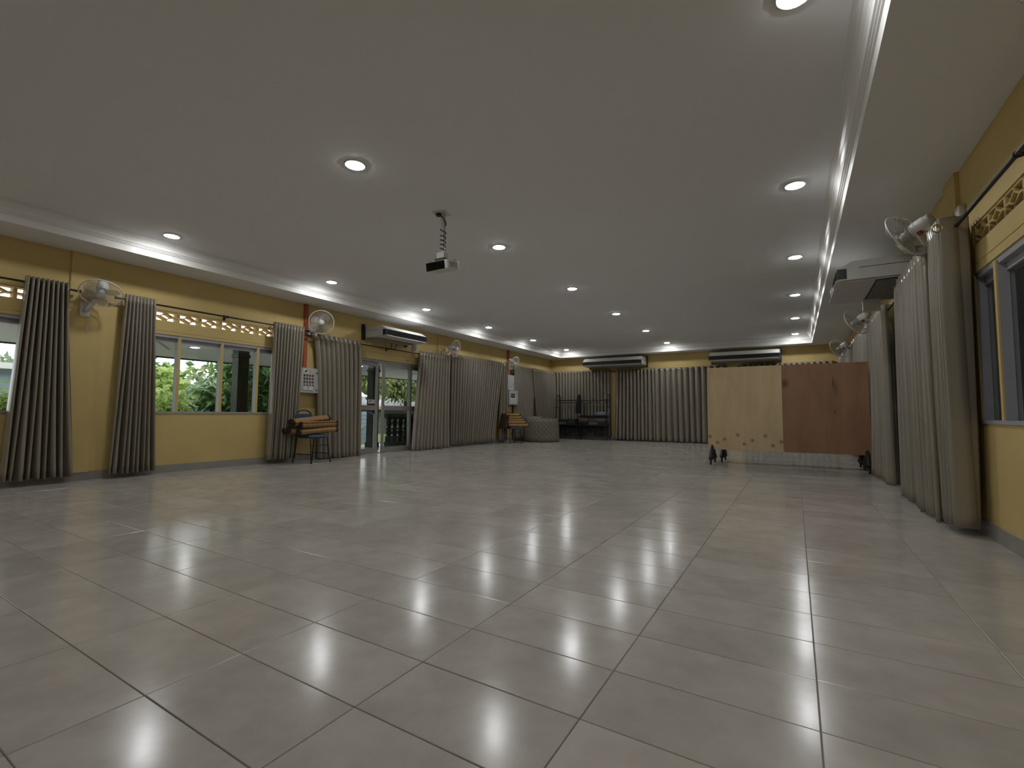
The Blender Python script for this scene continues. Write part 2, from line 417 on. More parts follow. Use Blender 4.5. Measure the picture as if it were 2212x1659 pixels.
# projecting lintel joint above the windows
for par, x0, x1, y0, y1 in ((wall_left, XL-.002, XL+.004, -1.2, 2.08), (wall_left, XL-.002, XL+.004, 2.6, 5.3), (wall_right, XR-.004, XR+.002, 1.8, 4.95)):
    MB().box(x0, x1, y0, y1, 2.030, 2.036).build('lintel_joint', M_WALL, par)
ceiling = struct('ceiling', MB().box(XL-WT, XR+WT, YF-WT, YB+WT, ZC, ZC+.12), M_CEIL, 'plain white raised ceiling with downlights')
def ring_mb(o, i, z0, z1):
    """flat rectangular ring, one closed mesh; o and i are (x0,x1,y0,y1)"""
    mb = MB(); q = [[(r[0], r[2]), (r[1], r[2]), (r[1], r[3]), (r[0], r[3])] for r in (o, i)]
    vs = [(x, y, z) for z in (z0, z1) for r in q for x, y in r]
    fs = []
    for k in range(4):
        l = (k+1) % 4
        fs += [(k, 4+k, 4+l, l), (8+k, 8+l, 12+l, 12+k), (k, l, 8+l, 8+k), (4+k, 12+k, 12+l, 4+l)]
    return mb.add(vs, fs)
struct('ceiling_soffit', ring_mb((XL, XR, YF, YB), (TXL, TXR, TYF, TYB), ZS, ZC), M_CEIL, 'lower white ceiling border around the raised tray')
prof = [(0, ZS), (.006, ZS), (.012, ZS+.080), (.024, ZS+.085), (.024, ZS+.095), (.036, ZS+.100), (.036, ZS+.110), (.048, ZS+.115),
        (.054, ZS+.142), (.066, ZS+.166), (.084, ZS+.186), (.102, ZS+.194), (.102, ZS+.202), (.114, ZS+.206), (.114, ZS+.212), (.126, ZS+.216), (.126, ZC), (0, ZC)]
cm = MB(); vs = []; n = len(prof)
for (cx, cy, sx, sy) in ((TXL, TYF, 1, 1), (TXR, TYF, -1, 1), (TXR, TYB, -1, -1), (TXL, TYB, 1, -1)):
    vs += [(cx+sx*d, cy+sy*d, z) for d, z in prof]
fs = []
for k in range(4):
    l = (k+1) % 4
    for i in range(n): fs.append((k*n+i, k*n+(i+1) % n, l*n+(i+1) % n, l*n+i))
cm.add(vs, fs)
struct('trim_1', cm, M_CORN, 'stepped glossy white cornice around the ceiling tray')
BH = .10
struct('baseboard_left', wall_mesh(0, XL, XL+.012, [YF, YB], [0, BH], [(DOORL[0], DOORL[1], -.01, BH+.01)]), M_BASE, 'grey tile skirting along the left wall')
struct('baseboard_right', wall_mesh(0, XR-.012, XR, [YF, YB], [0, BH], [(DOORR[0], DOORR[1], -.01, BH+.01)]), M_BASE, 'grey tile skirting along the right wall')
struct('baseboard_back', MB().box(XL+.012, XR-.012, YB-.012, YB, 0, BH), M_BASE, 'grey tile skirting along the far wall')

# ------------------------------------------------------------------ tiled floor
floor = struct('floor', MB().box(XL-WT, XR+WT, YF-WT, YB+WT, -.15, -.004), M_GROUT, 'glossy grey stone look tiled floor')
PX, PY, OX, OY, GAP = .593, .30, -1.148, 1.013, .003
def tile_geo(w, h):
    c = .0016; z1 = 0.0; z0 = -.004
    a, b = w/2, h/2
    vs = [(sx*a, sy*b, z0) for sx, sy in ((-1, -1), (1, -1), (1, 1), (-1, 1))]+[(sx*a, sy*b, z1-c) for sx, sy in ((-1, -1), (1, -1), (1, 1), (-1, 1))] \
        + [(sx*(a-c), sy*(b-c), z1) for sx, sy in ((-1, -1), (1, -1), (1, 1), (-1, 1))]
    fs = [(8, 9, 10, 11)]
    for k in range(4):
        l = (k+1) % 4; fs += [(k, l, 4+l, 4+k), (4+k, 4+l, 8+l, 8+k)]
    return vs, fs
tv, tf = tile_geo(PX-GAP, PY-GAP)
tmb = MB().add(tv, tf); tile_me = tmb.mesh('tile'); tile_me.materials.append(M_TILE)
cells = []
i0 = math.floor((XL-OX)/PX); i1 = math.ceil((XR-OX)/PX); j0 = math.floor((YF-OY)/PY); j1 = math.ceil((YB-OY)/PY)
for i in range(i0, i1):
    for j in range(j0, j1):
        x0, x1 = max(OX+i*PX, XL), min(OX+(i+1)*PX, XR); y0, y1 = max(OY+j*PY, YF), min(OY+(j+1)*PY, YB)
        if x1-x0 < .02 or y1-y0 < .02: continue
        d = Vector(((x0+x1)/2, (y0+y1)/2, 0))-CAM; z = d.dot(_F)
        vis = 0
        if z > .3:
            u = FPX*d.dot(R_)/z; w = FPX*d.dot(U_)/z
            if abs(u) < 1180 and -920 < w: vis = 1/z**3
        cells.append((vis, x0, x1, y0, y1))
cells.sort(key=lambda c: -c[0])
rest = MB()
for k, (vis, x0, x1, y0, y1) in enumerate(cells):
    full = (x1-x0) > PX-.001 and (y1-y0) > PY-.001
    M = T(((x0+x1)/2, (y0+y1)/2, random.uniform(-.0002, .0002))) @ Matrix.Rotation(random.gauss(0, .0013), 4, 'X') @ Matrix.Rotation(random.gauss(0, .0008), 4, 'Y')
    if k < 300:
        if full: link('tile', tile_me, floor, M)
        else:
            v_, f_ = tile_geo(x1-x0-GAP, y1-y0-GAP); MB().add(v_, f_).build('tile', M_TILE, floor, M)
    else:
        v_, f_ = tile_geo(x1-x0-GAP, y1-y0-GAP); rest.add(v_, f_, False, M)
fr = rest.build('far_tiles', M_TILE, floor); fr['kind'] = 'stuff'

# ------------------------------------------------------------------ pierced vent blocks
BW, BHH = .30, VENTZ[1]-VENTZ[0]
def bar2d(mb, p, q, w, x0, x1):
    p = Vector((p[0], p[1])); q = Vector((q[0], q[1])); d = (q-p).normalized(); nrm = Vector((-d.y, d.x))*w/2
    mb.prism([(p+nrm), (q+nrm), (q-nrm), (p-nrm)], 0, x0, x1)
vb = MB(); a, b = BW/2, BHH/2
for (p, q, w) in (((-a, b-.008), (a, b-.008), .016), ((-a, -b+.008), (a, -b+.008), .016), ((-a+.008, -b), (-a+.008, b), .018), ((a-.008, -b), (a-.008, b), .018),
                  ((-.085, 0), (0, .042), .012), ((0, .042), (.085, 0), .012), ((.085, 0), (0, -.042), .012), ((0, -.042), (-.085, 0), .012),
                  ((-a, 0), (-.08, 0), .013), ((.08, 0), (a, 0), .013), ((0, .04), (0, b), .014), ((0, -.04), (0, -b), .014)):
    bar2d(vb, p, q, w, -.065, .065)
vb_me = vb.mesh('vent_block'); vb_me.materials.append(M_WALL)
for par, xc, strips in ((wall_left, XL-.075, VENTL), (wall_right, XR+.075, VENTR)):
    for (y0, y1) in strips:
        k = round((y1-y0)/BW)
        for i in range(k): link('vent_block', vb_me, par, T((xc, y0+BW*(i+.5), (VENTZ[0]+VENTZ[1])/2)))

# ------------------------------------------------------------------ windows and doors
def window(idx, xin, side, y0, y1, z0, z1, posts, label):
    """side +1: outside lies at -x (left wall), -1: outside at +x"""
    o = -side
    X = lambda d: xin+o*d           # d metres from the room face towards outside
    def bx(mb, d0, d1, ya, yb, za, zb): return mb.box(min(X(d0), X(d1)), max(X(d0), X(d1)), ya, yb, za, zb)
    f = MB()
    w = struct('window_%d' % idx, bx(f, .01, .18, y0, y1, z1-.045, z1), M_WINGREY, label)
    s_ = MB(); bx(s_, -.012, .18, y0, y1, z0-.005, z0+.022).build('window_sill', M_WINGREY, w)
    edges = [y0+.02]+posts+[y1-.02]
    for k, yp in enumerate(edges):
        mb = MB(); bx(mb, .006, .09, yp-.02, yp+.02, z0+.022, z1-.045).build('window_post', M_WINGREY, w)
        mb = MB(); bx(mb, -.004, .006, yp-.02, yp+.02, z0+.022, z1-.02).build('post_edge_strip', M_WALL, w)
    for k in range(len(edges)-1):
        mb = MB(); bx(mb, .064, .070, edges[k]+.02, edges[k+1]-.02, z0+.022, z1-.045).build('pane', M_GLASS, w)
        mb = MB(); bx(mb, .05, .085, edges[k]+.02, edges[k+1]-.02, z1-.10, z1-.045).build('top_rail', M_WINGREY, w)
    return w
window(1, XL, 1, *WINL[0], [-.45, .15, .75, 1.35], 'left wall window at the picture edge beside the widest curtain')
window(2, XL, 1, *WINL[1], [3.375, 3.98, 4.56], 'left wall window with garden view between two tied-back curtains')
window(3, XR, -1, *WINR[0], [2.6, 3.2, 3.81, 4.415], 'dark window with grey posts in the right wall')

def sliding_door(idx, xin, side, y0, y1, z1, panels, m_frame, m_glass, label):
    o = -side
    X = lambda d: xin+o*d
    def bx(mb, d0, d1, ya, yb, za, zb): return mb.box(min(X(d0), X(d1)), max(X(d0), X(d1)), ya, yb, za, zb)
    fr = MB(); bx(fr, .03, .15, y0, y1, z1-.05, z1)
    w = struct('door_%d' % idx, fr, m_frame, label)
    for yy in (y0, y1-.05):
        mb = MB(); bx(mb, .03, .15, yy, yy+.05, 0, z1-.05).build('door_jamb', m_frame, w)
    mb = MB(); bx(mb, .03, .15, y0+.05, y1-.05, -.002, .012).build('floor_track', m_frame, w)
    for k, (a, b, d) in enumerate(panels):
        leaf = MB(); bx(leaf, d, d+.035, a, b, z1-.13, z1-.055)
        L = leaf.build('door_leaf', m_frame, w)
        for (ya, yb, za, zb) in ((a, a+.06, .014, z1-.13), (b-.06, b, .014, z1-.13), (a+.06, b-.06, .014, .115), (a+.06, b-.06, .935, 1.035)):
            mb = MB(); bx(mb, d, d+.035, ya, yb, za, zb).build('door_rail', m_frame, L)
        for (za, zb) in ((.115, .935), (1.035, z1-.13)):
            mb = MB(); bx(mb, d+.014, d+.02, a+.06, b-.06, za, zb).build('pane', m_glass, L)
    return w
door1 = sliding_door(1, XL, 1, DOORL[0], DOORL[1], DOORL[3], [(6.1, 7.335, .085), (7.425, 8.34, .045), (8.28, 8.8, .085)], M_ALU, M_GLASSDOOR, 'sliding glass door left slightly ajar onto the verandah')
door2 = sliding_door(2, XR, -1, DOORR[0], DOORR[1], DOORR[3], [(6.25, 7.6, .085), (7.5, 8.85, .045)], M_ALU, M_GLASSDOOR, 'dark sliding glass door between curtains in the right wall')
stk = MB().box(XL-.082, XL-.0795, 7.05, 7.235, 1.075, 1.16)
st = stk.build('door_notice', M_STICK); tag(st, 'small white notice with black emblem stuck on the glass door', 'notice')
MB().add([(XL-.079, 7.075, 1.095), (XL-.079, 7.10, 1.13), (XL-.079, 7.085, 1.14), (XL-.079, 7.125, 1.148), (XL-.079, 7.13, 1.115), (XL-.079, 7.105, 1.105)], [(0, 1, 2, 3, 4, 5)]).build('printed_emblem', M_BLACKPL, st)
for k in range(3): MB().box(XL-.0795, XL-.079, 7.14, 7.222, 1.136-k*.02, 1.142-k*.02).build('printed_line', M_STRED, st)

# ------------------------------------------------------------------ downlights
LX = [-6.725, -3.334, .057]; LY = [2.779+2.407*k for k in range(-1, 6)]
trim_me = MB().lathe([(.079, -.002), (.080, -.010), (.094, -.008), (.099, -.001), (.099, 0)], 32).mesh('trim_ring'); trim_me.materials.append(M_WHITEPL)
dm = MB().lathe([(.079, -.004), (.068, -.013), (0, -.015)], 12, caps=False)
diff_me = dm.mesh('diffuser'); diff_me.materials.append(M_LAMP)
ROWN = {0: 'nearest', 1: 'second', 2: 'third', 3: 'fourth', 4: 'fifth', 5: 'farthest'}
for ci, x in enumerate(LX):
    for k, y in zip(range(-1, 6), LY):
        side = ('left', 'middle', 'right')[ci]
        if k >= 0:
            lab = 'round recessed downlight, %s from the camera in the %s line of ceiling lights' % (ROWN[k], side)
        else: lab = 'round recessed downlight beyond the top picture edge in the %s line' % side
        t = thing('downlight', lab, 'ceiling light', (x, y, ZC), 0, 'recessed ceiling downlights')
        link('trim_ring', trim_me, t); link('diffuser', diff_me, t)

# ------------------------------------------------------------------ curtains, rods
def curtain(label, wall, p, q, ztop, zbot, folds, amp=.045, seed=0, grommets=False, group=None, off=.12, ex=1.15, ripple=1.0):
    """p=(a0,a1) range along the wall at the rod, q at the hem; wall is 'L','R' or 'B'"""
    rnd = random.Random(seed); nu = folds*12; nv = 22
    ph = [rnd.uniform(-.6, .6) for _ in range(folds+2)]
    am = [rnd.uniform(.75, 1.2) for _ in range(folds+2)]
    wob = [rnd.uniform(-1, 1) for _ in range(6)]
    shp = .085 if wall == 'R' or (wall == 'L' and p[0] > 9) else -.12     # slim pinched ridges or full round ones
    def pos(u, v):
        a = p[0]+(p[1]-p[0])*u; b = q[0]+(q[1]-q[0])*u
        e = v**ex
        s_ = a+(b-a)*e
        k = u*folds; i = min(int(k), folds-1); fr_ = k-i
        jit = ph[i]*(1-fr_)+ph[i+1]*fr_; A = am[i]*(1-fr_)+am[i+1]*fr_
        wav = sin(2*pi*k+jit*(.4+.9*v))
        # grommet header keeps the pleats even, the hem drifts
        A = 1.5*amp*(1+(A-1)*v*ripple)*(1+.15*sin(3*v+wob[0]*3))
        d = off+A*wav+.012*sin(pi*2*(u*1.3+wob[1])+v*2)*v
        s_ += shp*(p[1]-p[0])/folds*cos(2*pi*k+jit*(.4+.9*v))
        s_ += .010*sin(2*pi*(k*.5)+wob[2]*6+v*3.5)*v*ripple
        z = ztop+(zbot-ztop)*v+(.006*sin(2*pi*k*.37+wob[3]*5) if v > .98 else 0)
        d = max(d, .02)
        if wall == 'L': return (XL+d, s_, z)
        if wall == 'R': return (XR-d, s_, z)
        return (s_, YB-d, z)
    root_loc = {'L': (XL+off, (q[0]+q[1])/2, 0), 'R': (XR-off, (q[0]+q[1])/2, 0), 'B': ((q[0]+q[1])/2, YB-off, 0)}[wall]
    t = thing('curtain', label, 'curtain', root_loc, 0, group)
    inv = T(-Vector(root_loc))
    o = MB().grid(pos, nu, nv, True, inv).build('cloth', M_CURT, t); solid(o, .004)
    if grommets:
        for k in range(folds*2):
            u = (k+.5)/(folds*2); P = Vector(pos(u, .02))
            if grommets is not True and k >= grommets: break
            mid = (P.x, P.y, ztop-.075) if wall != 'B' else (P.x, P.y, ztop-.075)
            g = MB(); c = Vector(mid); ax = {'L': Vector((0, 1, 0)), 'R': Vector((0, 1, 0)), 'B': Vector((1, 0, 0))}[wall]
            Mx = inv @ T(c) @ frame_z(ax)
            g.tube([(.030*cos(2*pi*i/18), .030*sin(2*pi*i/18), 0) for i in range(18)], .006, 6, Mx, closed=True)
            g.build('eyelet_ring', M_BRASS, t)
    return t
GL, GB, GR = 'taupe curtains on the left wall', 'taupe curtains on the far wall', 'taupe curtains on the right wall'
curtain('bunched taupe curtain at the far left, hem flaring wide beside the yellow pier', 'L', (1.70, 2.085), (1.60, 2.24), 2.435, .075, 9, .05, 1, group=GL)
curtain('bunched taupe curtain between the nearest left wall fan and the garden window', 'L', (2.645, 3.0), (2.56, 3.11), 2.43, .06, 9, .05, 2, group=GL)
curtain('bunched taupe curtain just left of the grey push-button panel', 'L', (4.75, 5.33), (4.69, 5.20), 2.42, .075, 10, .048, 3, group=GL)
curtain('wide-pleated taupe curtain behind the blue chair, left of the glass door', 'L', (5.48, 6.63), (5.72, 6.72), 2.335, .015, 10, .052, 4, True, group=GL, ex=.4)
curtain('taupe curtain just right of the glass door with a crumpled hem', 'L', (8.40, 9.56), (8.18, 9.58), 2.35, .012, 11, .055, 5, True, group=GL)
curtain('long closed taupe curtain swept aside behind the far chair', 'L', (9.59, 12.06), (9.59, 11.62), 2.43, .075, 21, .05, 6, True, group=GL)
curtain('narrow taupe curtain strip left of the stacked grey boxes', 'L', (12.0, 12.42), (11.95, 12.38), 2.42, .075, 4, .05, 7, group=GL)
curtain('taupe curtain gathered behind the skirted table, parted at its hem', 'L', (12.86, 14.25), (12.86, 14.05), 2.42, .075, 14, .04, 8, True, group=GL, off=.085)
curtain('taupe curtain running into the far left room corner', 'L', (13.95, 15.60), (14.45, 15.60), 2.42, .075, 14, .04, 9, True, group=GL, off=.16)
curtain('taupe curtain hanging behind the black garment rack', 'B', (-7.60, -5.43), (-7.58, -5.40), 2.42, .13, 18, .045, 10, True, group=GB, off=.105)
curtain('full length taupe curtain right of the narrow yellow pier on the far wall', 'B', (-5.22, -3.90), (-5.26, -3.86), 2.40, .03, 11, .05, 11, True, group=GB, off=.105)
curtain('full length taupe curtain on the far wall next to the plywood sheets', 'B', (-3.92, -1.75), (-3.88, -1.75), 2.40, .03, 12, .055, 12, True, group=GB, off=.105)
curtain('taupe curtain mostly hidden behind the plywood sheets', 'B', (-1.35, 1.0), (-1.35, 1.0), 2.40, .03, 16, .05, 13, True, group=GB, off=.105)
curtain('nearest right hand taupe curtain with a brass eyelet beside the dark window', 'R', (4.665, 5.03), (4.72, 5.14), 2.385, .055, 7, .055, 14, 1, group=GR, off=.14, ripple=.5)
curtain('wide taupe curtain below the right hand air conditioner', 'R', (5.25, 6.60), (5.20, 6.72), 2.345, .012, 11, .06, 15, group=GR, off=.14)
curtain('taupe curtain beyond the dark door on the right, near the plywood edge', 'R', (7.72, 8.95), (7.66, 9.0), 2.345, .012, 8, .06, 16, group=GR, off=.13)
curtain('taupe curtain behind the rolling board on the right wall', 'R', (9.3, 12.1), (9.3, 12.1), 2.42, .075, 20, .045, 17, group=GR, off=.10)
curtain('farthest taupe curtain on the right wall', 'R', (12.5, 15.4), (12.5, 15.4), 2.42, .075, 20, .045, 18, group=GR, off=.10)

def rod(label, wall, a, b, z, brackets, off=.11, r=.0125):
    def P(s_, d, zz): return {'L': (XL+d, s_, zz), 'R': (XR-d, s_, zz), 'B': (s_, YB-d, zz)}[wall]
    base = Vector(P(a, off, z)); t = thing('curtain_rod', label, 'curtain rod', base); inv = T(-base)
    MB().tube([P(a, off, z), P(b, off, z)], r, 12, inv).build('pole', M_BLACK, t)
    for e, sgn in ((a, -1), (b, 1)):
        ax = Vector(P(1, 0, 0))-Vector(P(0, 0, 0))
        M = inv @ T(Vector(P(e, off, z))) @ frame_z(ax*sgn, (0, 0, 1))
        MB().lathe([(.012, 0), (.016, .006), (.013, .012), (.020, .05), (.022, .058), (.0, .06)], 14, M).build('finial', M_BLACK, t)
    for s_ in brackets:
        mb = MB(); mb.tube([P(s_-.0, off, z+.02), P(s_, off-.03, z+.006), P(s_, .006, z+.03)], .005, 6, inv)
        mb.tube([P(s_, off, z-.016), P(s_, off-.03, z-.01), P(s_, .006, z-.035)], .005, 6, inv)
        mb.tube([P(s_, off-.016, z), P(s_, .05, z-.002), P(s_, .006, z-.002)], .005, 6, inv)
        c = Vector(P(s_, .006, z)); mb.box(*((c.x-.006, c.x+.006, c.y-.014, c.y+.014) if wall != 'B' else (c.x-.014, c.x+.014, c.y-.006, c.y+.006)), z-.045, z+.04, inv)
        Mx = inv @ T(Vector(P(s_, off, z))) @ frame_z(Vector(P(1, 0, 0))-Vector(P(0, 0, 0)))
        mb.lathe([(.019, -.011), (.019, .011)], 12, Mx)
        mb.build('bracket', M_BLACK, t)
    return t
rod('black curtain rod at the left picture edge ending beside the nearest fan', 'L', -1.2, 2.14, 2.368, [1.25])
rod('black curtain rod above the garden window', 'L', 2.6, 5.38, 2.368, [3.98])
rod('black curtain rod above the sliding glass door', 'L', 5.44, 9.52, 2.285, [7.45])
rod('black curtain rod behind the third left wall fan', 'L', 9.66, 12.45, 2.36, [11.0])
rod('black curtain rod behind the skirted table curtains', 'L', 12.85, 15.5, 2.36, [14.2])
rod('black curtain rod behind the garment rack on the far wall', 'B', -7.5, -5.42, 2.36, [-6.4])
rod('black curtain rod on the far wall beside the yellow pier', 'B', -5.28, -1.8, 2.35, [-3.4])
rod('black curtain rod above the plywood on the far wall', 'B', -1.4, 1.05, 2.35, [0])
rod('thick black curtain rod over the dark right window', 'R', 1.6, 5.02, 2.308, [3.55], off=.125, r=.014)
rod('black curtain rod above the dark sliding door on the right', 'R', 5.2, 9.0, 2.27, [7.15], off=.125)
rod('black curtain rod far along the right wall', 'R', 9.2, 12.2, 2.36, [10.6])
rod('farthest black curtain rod on the right wall', 'R', 12.4, 15.5, 2.36, [14])

# ------------------------------------------------------------------ wall fans
RF = .215
cw = MB(); NW = 54
for k in range(NW):
    a = 2*pi*k/NW; c, s_ = cos(a), sin(a)
    cw.tube([(r*c, r*s_, z) for r, z in ((.045, .062), (.10, .060), (.16, .045), (.20, .018), (RF-.002, 0))], .0011, 3, caps=False)
    cw.tube([(r*c, r*s_, z) for r, z in ((.055, -.085), (.11, -.080), (.17, -.060), (.205, -.025), (RF-.002, 0))], .0011, 3, caps=False)
for r, z in ((.10, .060), (.16, .045), (.11, -.080), (.17, -.06)): cw.tube([(r*cos(2*pi*k/36), r*sin(2*pi*k/36), z) for k in range(36)], .0012, 3, closed=True)
cage_me = cw.mesh('guard_wires'); cage_me.materials.append(M_WIRE)
rim_me = MB().tube([(RF*cos(2*pi*k/48), RF*sin(2*pi*k/48), 0) for k in range(48)], .0065, 8, closed=True).mesh('guard_rim'); rim_me.materials.append(M_WHITEPL)
cap_me = MB().lathe([(0, .068), (.036, .066), (.046, .060), (.046, .054), (0, .052)], 24).mesh('guard_badge'); cap_me.materials.append(M_WHITEPL)
hub_me = MB().lathe([(0, .035), (.03, .032), (.04, .02), (.042, -.03), (0, -.03)], 24).mesh('blade_hub'); hub_me.materials.append(M_ACGREY)
bl = MB()
def bladef(u, v):
    r = .035+.15*u; wdt = .045+.065*sin(pi*min(1, u*.9+.05))
    a = (v-.5)*wdt*2/(.045+r*.75)
    return (r*cos(a), r*sin(a), .022*(v-.5)*2*(.8-.3*u)+.006*sin(pi*v))
bl.grid(bladef, 10, 8); blade_me = bl.mesh('fan_blade'); blade_me.materials.append(M_BLADE)
mot = MB().lathe([(0, -.055), (.048, -.055), (.060, -.065), (.063, -.10), (.060, -.16), (.050, -.195), (.030, -.205), (0, -.207)], 28)
motor_me = mot.mesh('motor_housing'); motor_me.materials.append(M_WHITEPL)
knob_me = MB().lathe([(.052, -.19), (.054, -.205), (.045, -.218), (0, -.22)], 24).mesh('motor_cap'); knob_me.materials.append(M_ACGREY)
stick_me = MB().box(-.022, .022, .0605, .0625, -.125, -.085).mesh('maker_sticker'); stick_me.materials.append(M_STRED)
def fan(label, wall, s_, zbase, head, nrm, spin=0.0):
    X = XL if wall == 'L' else XR; o = 1 if wall == 'L' else -1
    base = Vector((X, s_, zbase)); t = thing('wall_fan', label, 'fan', base, 0, 'white wall fans')
    H = Vector(head)-base; nv = Vector(nrm).normalized()
    # wall plate, stem, tilt joint
    MB().box(min(0, o*.045), max(0, o*.045), -.055, .055, -.10, .09, bev=.012).build('wall_plate', M_WHITEPL, t)
    back = H-nv*.17+Vector((0, 0, -.055)); st0 = Vector((o*.04, 0, -.02))
    MB().tube([st0, st0+Vector((o*.05, 0, -.01)), (st0+back)/2+Vector((o*.03, 0, -.02)), back, H-nv*.16], [.026, .026, .024, .022, .020], 12).build('support_arm', M_WHITEPL, t)
    MB().tube([(o*.02, .02, -.10), (o*.03, .02, -.2), (o*.025, .022, -.30)], .0015, 5).build('pull_cord', M_WHITEPL, t)
    Fz = T(H) @ frame_z(nv)
    for nm, me in (('guard_wires', cage_me), ('guard_rim', rim_me), ('guard_badge', cap_me), ('blade_hub', hub_me), ('motor_housing', motor_me), ('motor_cap', knob_me)): link(nm, me, t, Fz)
    link('maker_sticker', stick_me, t, Fz @ Rz(radians(200)))
    for k in range(3): link('fan_blade', blade_me, t, Fz @ Rz(spin+k*2*pi/3) @ Matrix.Rotation(radians(16), 4, 'X'))
    return t
fan('white wall fan tilted steeply down beside the leftmost curtain, casting a shadow', 'L', 2.27, 2.17, (-7.45, 2.34, 2.35), (.58, -.24, -.78), .3)
fan('white wall fan facing the camera above the push-button panel', 'L', 5.52, 2.40, (-7.42, 5.53, 2.53), (.80, -.56, -.22), .9)
fan('white wall fan turned edge-on right of the glass door', 'L', 9.42, 2.42, (-7.42, 9.52, 2.53), (.97, .10, -.22), .1)
fan('farthest left wall fan in front of the dark orange trunking', 'L', 12.45, 2.42, (-7.42, 12.45, 2.44), (.80, -.05, -.50), .6)
fan('nearest right wall fan seen from behind with a red sticker', 'R', 5.00, 2.47, (.865, 5.19, 2.435), (-.72, .55, -.42), .2)
fan('right wall fan just beyond the air conditioner', 'R', 8.95, 2.36, (.85, 8.93, 2.335), (-.66, .62, -.42), .7)
fan('farthest right wall fan above the plywood corner', 'R', 12.3, 2.36, (.84, 12.0, 2.295), (-.60, .68, -.42), 1.1)
fan('right wall fan cut off at the top right picture corner', 'R', 2.34, 2.42, (.87, 2.40, 2.50), (-.75, .1, -.64), .5)

# ------------------------------------------------------------------ air conditioners
def aircon(label, wall, s0, s1, zb, depth=.74, h=.235):
    """under-ceiling split unit; local x runs along the wall, local y points into the room"""
    w = s1-s0
    loc = {'L': (XL, s1, zb), 'R': (XR, s0, zb), 'B': (s1, YB, zb)}[wall]
    rz = {'L': -pi/2, 'R': pi/2, 'B': pi}[wall]
    t = thing('air_conditioner', label, 'air conditioner', loc, rz)
    D = depth
    side = [(.07, .01), (D-.14, .0), (D-.01, .012), (D, .03), (D, .158), (D-.13, h), (.07, h)]
    MB().prism(side, 0, .03, w-.03).build('casing', M_WHITEPL, t)
    for xa, xb in ((0, .03), (w-.03, w)):
        e = MB().prism([(.09, .02), (D-.005, .02), (D-.005, .152), (D-.135, h-.008), (.09, h-.008)], 0, xa, xb).build('end_cover', M_ACGREY, t)
        MB().box(xa+(-.004 if xa == 0 else .004), xb+(-.004 if xa == 0 else .004), .09, D-.2, h*.62, h*.64).build('cover_seam', M_ACDARK, e)
    g = MB().box(.04, w-.04, D-.02, D+.003, .033, .152).build('air_outlet', M_BLACKPL, t)
    for k in range(4): MB().box(.05, w-.05, D+.002, D+.012, .053+k*.026, .057+k*.026).build('louvre', M_BLACK, g)
    for k in range(1, 3): MB().box(w*k/3-.004, w*k/3+.004, D+.002, D+.013, .037, .15).build('louvre_divider', M_BLACK, g)
    for xa, xb in ((-.004, .04), (w-.04, w+.004)): MB().box(xa, xb, D-.085, D+.004, .035, .150, bev=.004).build('outlet_end', M_BLACKPL, g)
    MB().box(.03, w-.03, D-.01, D+.014, .018, .030, bev=.003).build('lip_strip', M_WHITEPL, t)
    ig = MB().box(.06, w-.06, .09, .40, -.004, .012).build('intake_grille', M_ACDARK, t)
    for k in range(12): MB().box(.07, w-.07, .105+k*.024, .113+k*.024, -.010, -.003).build('grille_slat', M_ACGREY, ig)
    for xa in (-.03, w-.01): MB().box(xa, xa+.04, .0, .075, -.03, h+.06).build('hanging_bracket', M_BLACK, t)
    MB().tube([(w*.3, .12, .02), (w*.3, .1, -.10), (w*.34, .08, -.15), (w*.39, .08, -.12), (w*.40, .08, .02)], .008, 8).build('drain_hose', M_ACDARK, t)
    return t
acL = aircon('white air conditioner on the left wall above the sliding glass door', 'L', 6.78, 8.02, 2.43, .68)
MB().box(.10, .16, .36, .50, -.17, .02).build('pipe_cover', M_WHITEPL, acL)
acR = aircon('white air conditioner on the right wall seen from below', 'R', 6.35, 7.60, 2.37, .75)
MB().box(1.05, 1.12, .24, .42, -.16, .02).build('pipe_cover', M_WHITEPL, acR)
aircon('wide air conditioner on the far wall above the garment rack', 'B', -6.2, -4.2, 2.50, .75, .27)
aircon('wide air conditioner on the far wall above the plywood sheets', 'B', -2.17, -.32, 2.48, .75, .27)

# ------------------------------------------------------------------ cable trunking and control boxes
def trunk(label, y, z0, z1, w):
    t = thing('cable_trunking', label, 'trunking', (XL, y, z0))
    MB().box(0, .03, -w/2, w/2, 0, z1-z0).build('channel', M_TRUNK, t)
    MB().box(.03, .036, -w/2+.004, w/2-.004, 0, z1-z0).build('channel_lid', M_TRUNK, t)
trunk('orange cable trunking above the push-button panel', 5.43, 1.69, ZS, .078)
trunk('dark orange cable trunking behind the farthest left fan', 12.62, 2.10, ZS, .12)

def ebox(label, y0, y1, z0, z1, d):
    t = thing('control_box', label, 'control box', (XL, y0, z0)); w, h = y1-y0, z1-z0
    MB().box(0, d, 0, w, 0, h, bev=.004).build('enclosure', M_PANEL, t)
    door = MB().box(d+.001, d+.016, .0, w, .0, h, bev=.003).build('panel_door', M_PANEL, t)
    return t, door, d+.016, w, h
t, door, fx, w, h = ebox('grey push-button panel with red and green buttons above the near blue chair', 5.27, 5.655, 1.23, 1.685, .12)
lk = MB().lathe([(0, .006), (.010, .006), (.0145, .002), (.0145, 0)], 16)
lock_me = lk.mesh('door_lock'); lock_me.materials.append(M_BLACKPL)
but = MB().lathe([(0, .020), (.010, .020), (.0125, .016), (.0125, .008), (.0175, .006), (.0175, 0)], 16)
bme = {}
for nm, m in (('g', M_GREENB), ('r', M_REDB)):
    bme[nm] = but.mesh('push_button'); bme[nm].materials.append(m)
FX = frame_z((1, 0, 0))
for r in range(4):
    for c in range(4): link('push_button', bme['gr'[c % 2]], door, T((fx, .085+c*.057, h-.135-r*.062)) @ FX)
